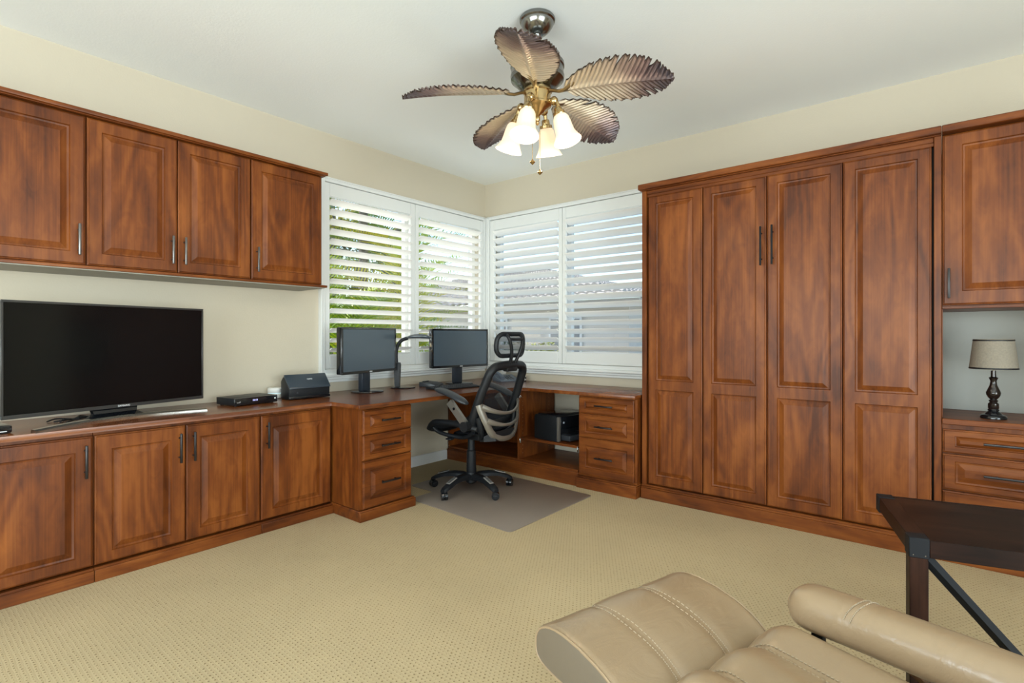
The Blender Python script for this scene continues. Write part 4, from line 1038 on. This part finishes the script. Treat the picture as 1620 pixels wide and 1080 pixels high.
part('switch_housing', MB().lathe(zz([(0.060, 2.392), (0.070, 2.384), (0.072, 2.372), (0.066, 2.366), (0.066, 2.318), (0.070, 2.314), (0.070, 2.306), (0.058, 2.296), (0.040, 2.286), (0.030, 2.272), (0.018, 2.266), (0.010, 2.255), (0.0, 2.252)]), 40), M_BRASS, t)

def leaf_material():
    m, t_, b = newmat('leaf_finish_falloff')  # lamp falloff toward the tips and groove shade are mixed into the finish
    tc = t_.nodes.new('ShaderNodeTexCoord'); sp = t_.nodes.new('ShaderNodeSeparateXYZ'); t_.links.new(tc.outputs['Object'], sp.inputs[0])
    at = t_.nodes.new('ShaderNodeAttribute'); at.attribute_name = 'rim'
    gr = t_.nodes.new('ShaderNodeAttribute'); gr.attribute_name = 'groove'
    nz = t_.nodes.new('ShaderNodeTexNoise'); nz.inputs['Scale'].default_value = 9; nz.inputs['Detail'].default_value = 3; t_.links.new(tc.outputs['Object'], nz.inputs['Vector'])
    f = math_node(t_, 'ADD', math_node(t_, 'MULTIPLY', sp.outputs[0], 1.7), math_node(t_, 'MULTIPLY', nz.outputs['Fac'], 0.35))
    cr = t_.nodes.new('ShaderNodeValToRGB'); e = cr.color_ramp.elements
    e[0].position = 0.42; e[0].color = (0.74, 0.63, 0.49, 1); e[1].position = 1.0; e[1].color = (0.12, 0.10, 0.115, 1)
    k = e.new(0.64); k.color = (0.62, 0.50, 0.40, 1); k = e.new(0.84); k.color = (0.25, 0.175, 0.17, 1)
    t_.links.new(f, cr.inputs[0])
    mx = t_.nodes.new('ShaderNodeMixRGB'); mx.inputs[2].default_value = (0.045, 0.025, 0.018, 1)
    t_.links.new(math_node(t_, 'MAXIMUM', at.outputs['Fac'], math_node(t_, 'MULTIPLY', gr.outputs['Fac'], 0.92)), mx.inputs[0]); t_.links.new(cr.outputs[0], mx.inputs[1]); t_.links.new(mx.outputs[0], b.inputs['Base Color'])
    b.inputs['Roughness'].default_value = 0.34; b.inputs['Metallic'].default_value = 0.55
    return m
M_LEAF = leaf_material()
def leaf_mesh(seed):
    rnd = random.Random(seed); NS, NV, L = 180, 22, 0.605
    notch = {}
    for sd in (-1, 1):
        s = 0.08 + 0.04 * rnd.random(); lst = []
        while s < 0.97:
            lst.append((s, rnd.choice((0.08, 0.12, 0.16, 0.30, 0.42)), 0.22 + 0.15 * rnd.random())); s += 0.060 + 0.065 * rnd.random()
        notch[sd] = lst
    def half(s, sd):
        w_ = 0.140 * (math.sin(math.pi * min(1, (s * 0.93 + 0.055)) ** 0.80)) ** 0.72
        if s < 0.10: w_ *= 0.80 + 0.20 * s / 0.10
        cuts = notch[sd]
        for (c0, d0, g0), (c1, d1, g1) in zip(cuts, cuts[1:]):
            if c0 <= s < c1:
                p = (s - c0) / (c1 - c0)
                w_ *= 1 - 0.035 * abs(2 * p - 1) ** 3
                if p < g0: w_ *= 1 - d0 * (1 - p / g0)
        return max(w_, 0.0015)
    top, bot, rim, grv = [], [], [], []
    for i in range(NS + 1):
        s = i / NS; rt_, rb_ = [], []
        for j in range(NV + 1):
            v = -1 + 2 * j / NV; sd = 1 if v >= 0 else -1; hw = half(s, sd); y = v * hw; av = abs(v)
            x = L * s * 0.86 + 0.62 * abs(y) * min(1, (1 - s) * 4 + 0.25)
            vein = math.cos(2 * math.pi * (s * 23))
            z = 0.0052 * vein * min(1, av * 2.4) * (1 - 0.2 * av) - 0.034 * s * s + 0.009 * (av ** 1.6) * (0.4 + 0.6 * math.sin(math.pi * s)) - 0.006 * math.exp(-(y / 0.006) ** 2)
            rt_.append((x, y, z + 0.003)); rb_.append((x, y, z - 0.003))
            rim.append(1.0 if av > 0.955 or s > 0.992 else 0.0)
            grv.append(max(0.0, vein) ** 3 * min(1, 0.15 + av ** 1.5 * 1.1))
        top.append(rt_); bot.append(rb_)
    m = MB().slab(top, bot); n_top = (NS + 1) * (NV + 1)
    me = m.mesh('blade', M_LEAF, angle=60)
    for nm, arr in (('rim', rim), ('groove', grv)):
        a = me.attributes.new(nm, 'FLOAT', 'POINT'); vals = (arr + arr)[:len(me.vertices)]
        a.data.foreach_set('value', vals)
    return me
iron = MB(); rings = []
for x, z, wd, th in ((0.052, -0.006, 0.016, 0.006), (0.085, -0.012, 0.013, 0.006), (0.115, -0.022, 0.012, 0.006), (0.145, -0.022, 0.016, 0.005), (0.170, -0.016, 0.026, 0.0045), (0.195, -0.012, 0.036, 0.004), (0.205, -0.012, 0.030, 0.0035), (0.212, -0.012, 0.012, 0.003)):
    rings.append([(x, y * wd, z + q * th) for y, q in ((-1, 0), (-0.6, -1), (0, -1.4), (0.6, -1), (1, 0), (0.6, 0.9), (0, 1), (-0.6, 0.9))])
iron_me = iron.loft(rings).mesh('blade_bracket', plain('bronze_bracket', (0.33, 0.25, 0.14), 0.30, metal=0.95))
for k in range(5):
    a = R(-131 + 72 * k)
    bl = put('blade', leaf_mesh(20 + k), t, (0.135 * math.cos(a), 0.135 * math.sin(a), 2.363 - H), (R(-17), R(3), a))
    put('blade_bracket', iron_me, t, (0, 0, 2.378 - H), (R(-6), 0, a))

M_SHADE = plain('frosted_lit_glass', (0.72, 0.62, 0.48), 0.45, emit=(1.0, 0.76, 0.47), estr=0.5)
M_BULB = plain('lit_bulb', (1, 1, 1), 0.5, emit=(1.0, 0.86, 0.66), estr=16.0)
shp = [(0.024, 0.0), (0.031, -0.004), (0.0385, -0.018), (0.0425, -0.045), (0.0445, -0.075), (0.047, -0.095), (0.054, -0.112), (0.0635, -0.128), (0.068, -0.138)]
shade_me = MB().lathe(shp + [(r_ - 0.0025, z + 0.001) for r_, z in reversed(shp)], 60, cap=False, flute=(20, 0.014)).mesh('glass_shade', M_SHADE, angle=80)
bulb_me = MB().lathe([(0.010, -0.02), (0.014, -0.035), (0.022, -0.060), (0.025, -0.080), (0.020, -0.097), (0.008, -0.106), (0.0, -0.107)], 20).mesh('bulb', M_BULB)
sock_me = MB().lathe([(0.016, 0.034), (0.020, 0.028), (0.021, 0.010), (0.030, 0.006), (0.031, -0.006), (0.027, -0.012), (0.012, -0.014)], 24).mesh('socket', M_BRASS)
knob_me = MB().lathe([(0.0, 0.022), (0.011, 0.019), (0.019, 0.010), (0.021, 0.0), (0.019, -0.010), (0.011, -0.019), (0.0, -0.022)], 20).mesh('arm_ball', M_BRASS)
for k in range(4):
    a = R(-76 + 90 * k)
    arm = part('lamp_arm', MB().tube(bez([(0.045, 0, 2.318 - H), (0.075, 0, 2.322 - H), (0.100, 0, 2.308 - H), (0.112, 0, 2.278 - H)], 6), 0.0095, 12), M_BRASS, t, rot=(0, 0, a))
    put('arm_ball', knob_me, arm, (0.088, 0, 2.315 - H))
    sh_ = put('glass_shade', shade_me, t, (0.118 * math.cos(a), 0.118 * math.sin(a), 2.240 - H), (0, R(-17), a))
    put('socket', sock_me, sh_, (0, 0, 0.006)); put('bulb', bulb_me, sh_, (0, 0, 0))
    lp = lamp('fan_light', 'POINT', (FX + 0.160 * math.cos(a), FYY + 0.160 * math.sin(a), 2.075), 1.8, (1.0, 0.84, 0.62), size=0.03)
for (dx, dy, z1) in ((-0.018, -0.016, 2.030), (0.010, 0.008, 1.980)):
    ch = part('pull_chain', MB().tube([(dx, dy, 2.30 - H), (dx, dy, z1 + 0.012 - H)], 0.0013, 6), M_BRASS, t)
    part('chain_finial', MB().lathe([(0.003, 0.014), (0.006, 0.008), (0.0125, 0.003), (0.0135, -0.001), (0.008, -0.007), (0.003, -0.012), (0.0, -0.014)], 16, (dx, dy, z1 - H)), M_BRASS, ch)
part('finial', MB().lathe([(0.006, 2.262 - H), (0.012, 2.250 - H), (0.013, 2.240 - H), (0.007, 2.230 - H), (0.010, 2.224 - H), (0.006, 2.214 - H), (0.0, 2.210 - H)], 20), M_BRASS, t)

# ------------------------------------------------------------------ outside the windows
M_GRASS = plain('garden_ground', (0.50, 0.47, 0.41), 0.9, bump=0.6, bscale=20, vary=0.5)
tag(part('garden_ground', MB().box(-40, 40, 0.18, 60, -0.5, -0.25).box(-40, -0.18, -20, 0.18, -0.5, -0.25), M_GRASS, smooth=False), 'pale bare ground outside the windows', 'ground', kind='structure')
M_FROND = [plain('palm_leaf_lime', (0.58, 0.74, 0.03), 0.45, vary=0.4, bscale=8), plain('palm_leaf_green', (0.24, 0.40, 0.03), 0.45, vary=0.4, bscale=8), plain('palm_leaf_yellow', (0.80, 0.70, 0.06), 0.5, vary=0.4, bscale=8)]
M_TRUNK = plain('grey_palm_trunk', (0.16, 0.135, 0.12), 0.9, bump=0.8, bscale=30, vary=0.5)
def frond_mesh(seed, L, mat):
    rnd = random.Random(seed); m = MB()
    pts = [Vector((L * q, 0, L * (0.42 * q - 0.62 * q * q))) for q in [k / 10 for k in range(11)]]
    m.tube(pts, [0.012 * (1 - 0.8 * k / 10) for k in range(11)], 5)
    n = 26
    for k in range(n):
        q = 0.14 + 0.86 * k / n; i = min(9, int(q * 10)); p = pts[i].lerp(pts[i + 1], q * 10 - i)
        ll = L * 0.36 * math.sin(math.pi * min(1, 0.18 + 0.78 * q)) * rnd.uniform(0.85, 1.1)
        for s in (-1, 1):
            d = Vector((0.62, s * 0.80, 0.16 + rnd.uniform(-0.2, 0.15))).normalized(); tip = p + d * ll + Vector((0, 0, -0.22 * ll))
            md = p + d * ll * 0.5; nrm = Vector((0.8, -s * 0.6, 0.0)) * 0.011
            m.quads([p - nrm * 0.5, p + nrm * 0.5, md + nrm, md - nrm + Vector((0, 0, 0.006)), tip], [(0, 1, 2, 3), (3, 2, 4)])
    return m.mesh('frond', mat, smooth=False)
FM = [[frond_mesh(100 + 7 * i + k, 1.15 + 0.15 * k, M_FROND[i]) for k in range(3)] for i in range(3)]
def palm(label, x, y, h, n, tr, spread, seed, cols=(0, 1, 2), clump=False):
    rnd = random.Random(seed)
    t = thing('palm_tree', label, 'palm', (x, y, -0.25), group='palms outside the left window')
    if tr:
        rr_ = [(tr * (1.15 - 0.15 * k / 12) * (1.06 if k % 2 else 1.0), h * k / 12) for k in range(13)]
        part('trunk', MB().lathe(rr_, 12), M_TRUNK, t)
    for k in range(n):
        a = 2.399 * k + rnd.uniform(-0.3, 0.3)
        z = h - (rnd.random() * 0.25 if not clump else rnd.random() * h)
        o = put('frond', FM[rnd.choice(cols)][rnd.randrange(3)], t, (0.05 * math.cos(a), 0.05 * math.sin(a), z), (rnd.uniform(-0.3, 0.3), -rnd.uniform(*spread), a))
        s_ = rnd.uniform(0.8, 1.15); o.scale = (s_, s_, s_)
    return t
palm('slim grey-trunked palm behind the left shutter panel', -2.5, 0.26, 3.6, 18, 0.058, (-0.3, 0.7), 1, (0, 0, 1), False)
palm('bushy lime palm clump right of the slim trunk outside', -2.3, 0.78, 2.6, 30, 0, (0.1, 1.2), 2, (0, 0, 2), True)
palm('bushy palm clump at the left end of the left window', -2.2, -0.35, 2.3, 26, 0, (0.1, 1.2), 3, (0, 1, 1), True)
palm('dark green palm clump outside between the shutter panels', -3.6, 1.75, 3.3, 30, 0.07, (0.0, 1.1), 4, (1, 1, 0), True)
palm('tall feathery palm farther off behind the left window', -5.2, 1.4, 4.0, 26, 0.10, (-0.2, 0.9), 5, (1, 1, 2), True)
palm('low palm tuft beneath the left window', -1.9, 0.45, 1.2, 18, 0, (0.3, 1.3), 6, (0, 1, 2), True)
palm('yellowish palm clump farther back beyond the trunk', -4.3, 0.35, 3.0, 26, 0, (0.1, 1.1), 8, (0, 2, 1), True)
M_SHRUB = [plain('shrub_leaf_green', (0.13, 0.19, 0.05), 0.6, vary=0.5, bscale=10), plain('shrub_leaf_yellow', (0.46, 0.46, 0.10), 0.6, vary=0.4, bscale=10)]
def shrub(label, x, y, r_, h, mat, seed):
    rnd = random.Random(seed); t = thing('garden_shrub', label, 'shrub', (x, y, -0.25), group='shrubs outside the right window')
    m = MB()
    for k in range(900):
        a, b = rnd.uniform(0, 6.283), rnd.uniform(-0.2, 1.0); q = rnd.uniform(0.6, 1.0)
        p = Vector((math.cos(a) * math.sqrt(max(0, 1 - b * b)) * r_ * q, math.sin(a) * math.sqrt(max(0, 1 - b * b)) * r_ * q, h * 0.5 + b * h * 0.5 * q))
        u = Vector((rnd.uniform(-1, 1), rnd.uniform(-1, 1), rnd.uniform(-0.6, 0.6))).normalized(); v_ = u.cross(Vector((rnd.uniform(-1, 1), rnd.uniform(-1, 1), 1))).normalized()
        m.quads([p - u * 0.055, p + v_ * 0.02, p + u * 0.055, p - v_ * 0.02], [(0, 1, 2, 3)])
    tag(part('foliage', m, mat, t, smooth=False), kind='stuff')
    st_ = MB()
    for k in range(5): st_.tube([(0.03 * k - 0.06, 0, 0), ((k - 2) * r_ * 0.25, rnd.uniform(-.2, .2) * r_, h * 0.6)], 0.014, 6)
    part('stem', st_, M_TRUNK, t)
def leafy_tree(label, x, y, r_, z0, h, mat, seed, n=2600):
    rnd = random.Random(seed); t = thing('garden_tree', label, 'tree', (x, y, -0.25), group='leafy trees behind the palms')
    m = MB()
    for k in range(n):
        a, b = rnd.uniform(0, 6.283), rnd.uniform(-1, 1.0); q = rnd.uniform(0.7, 1.0)
        p = Vector((math.cos(a) * math.sqrt(1 - b * b) * r_ * q, math.sin(a) * math.sqrt(1 - b * b) * r_ * q, z0 + h * 0.5 + b * h * 0.5 * q))
        u = Vector((rnd.uniform(-1, 1), rnd.uniform(-1, 1), rnd.uniform(-0.8, 0.4))).normalized(); v_ = u.cross(Vector((rnd.uniform(-1, 1), rnd.uniform(-1, 1), 1))).normalized()
        m.quads([p - u * 0.13, p + v_ * 0.055, p + u * 0.13, p - v_ * 0.055], [(0, 1, 2, 3)])
    tag(part('foliage', m, mat, t, smooth=False), kind='stuff')
    part('trunk', MB().tube([(0, 0, 0), (0.05, 0.03, z0 + h * 0.35), (0, 0, z0 + h * 0.7)], [0.12, 0.10, 0.05], 10), M_TRUNK, t)
leafy_tree('dense dark tree behind the palms, nearest the wall cabinets', -7.0, 1.2, 1.5, 0.0, 4.6, M_FROND[1], 41)
leafy_tree('dense lime tree behind the palms, left of the neighbouring roof', -7.6, 3.6, 1.35, 0.0, 4.6, M_SHRUB[0], 42)
shrub('yellow-green shrub outside the left panel of the right window', -2.5, 4.4, 0.75, 1.35, M_SHRUB[1], 31)
shrub('dark shrub outside behind the chair headrest', -4.2, 5.4, 0.8, 1.35, M_SHRUB[0], 32)
shrub('low yellowish shrub outside the right panel of the right window', 0.2, 4.2, 0.9, 1.2, M_SHRUB[1], 33)

t = thing('neighbour_house', 'pale neighbouring house with tiled hip roof seen through the right shutters', 'house', (-9.0, 12.0, -0.25))
M_STUCCO = plain('pale_stucco', (0.62, 0.58, 0.52), 0.9, bump=0.4, bscale=14)
M_TILE = plain('pale_roof_tile', (0.62, 0.56, 0.50), 0.8, vary=0.5, bscale=6)
part('wall', MB().box(-8.6, 5.6, -2.0, 6.0, 0.0, 2.45), M_STUCCO, t, smooth=False)
part('soffit', MB().box(-9.1, 6.2, -2.6, 6.6, 2.40, 2.50), plain('pale_soffit', (0.5, 0.46, 0.4), 0.8), t, smooth=False)
ze, zr = 2.48, 4.20
def roof_slope(p00, p01, p10, p11, nu, rows):
    """p00-p01 along the eave, p10-p11 along the ridge"""
    m = MB(); P0, P1, P2, P3 = map(Vector, (p00, p01, p10, p11)); top = []
    n = (P1 - P0).cross(P2 - P0).normalized()
    if n.z < 0: n = -n
    for j in range(rows):
        for e_, lift in ((0.0, 0.065), (0.98, 0.0)):
            v_ = (j + e_) / rows; a = P0.lerp(P2, v_); b = P1.lerp(P3, v_); ln = (b - a).length
            r_ = []
            for i in range(nu * 4 + 1):
                u = i / (nu * 4); r_.append(a.lerp(b, u) + n * (lift + 0.06 * abs(math.sin(math.pi * u * nu)) ** 0.8))
            top.append(r_)
    bot = [[p - n * 0.04 for p in r_] for r_ in top]
    return m.slab(top, bot)
for nm, a in (('front', ((-9.2, -2.7, ze), (6.3, -2.7, ze), (-4.6, 2.0, zr), (-0.4, 2.0, zr), 46)), ('side', ((6.3, -2.7, ze), (6.3, 6.7, ze), (-0.4, 2.0, zr), (-0.35, 2.0, zr), 28))):
    r_ = part('roof', roof_slope(*a[:4], a[4], 15), M_TILE, t, smooth=False)
for x in (-6.2, -3.0, 0.4, 3.4):
    f_ = part('window', MB().box(x - 0.62, x + 0.62, -2.06, -1.99, 0.75, 2.05), M_WHITE, t, smooth=False)
    part('pane', MB().box(x - 0.54, x + 0.54, -2.075, -2.055, 0.83, 1.97), plain('house_glass', (0.22, 0.24, 0.26), 0.1), f_, smooth=False)
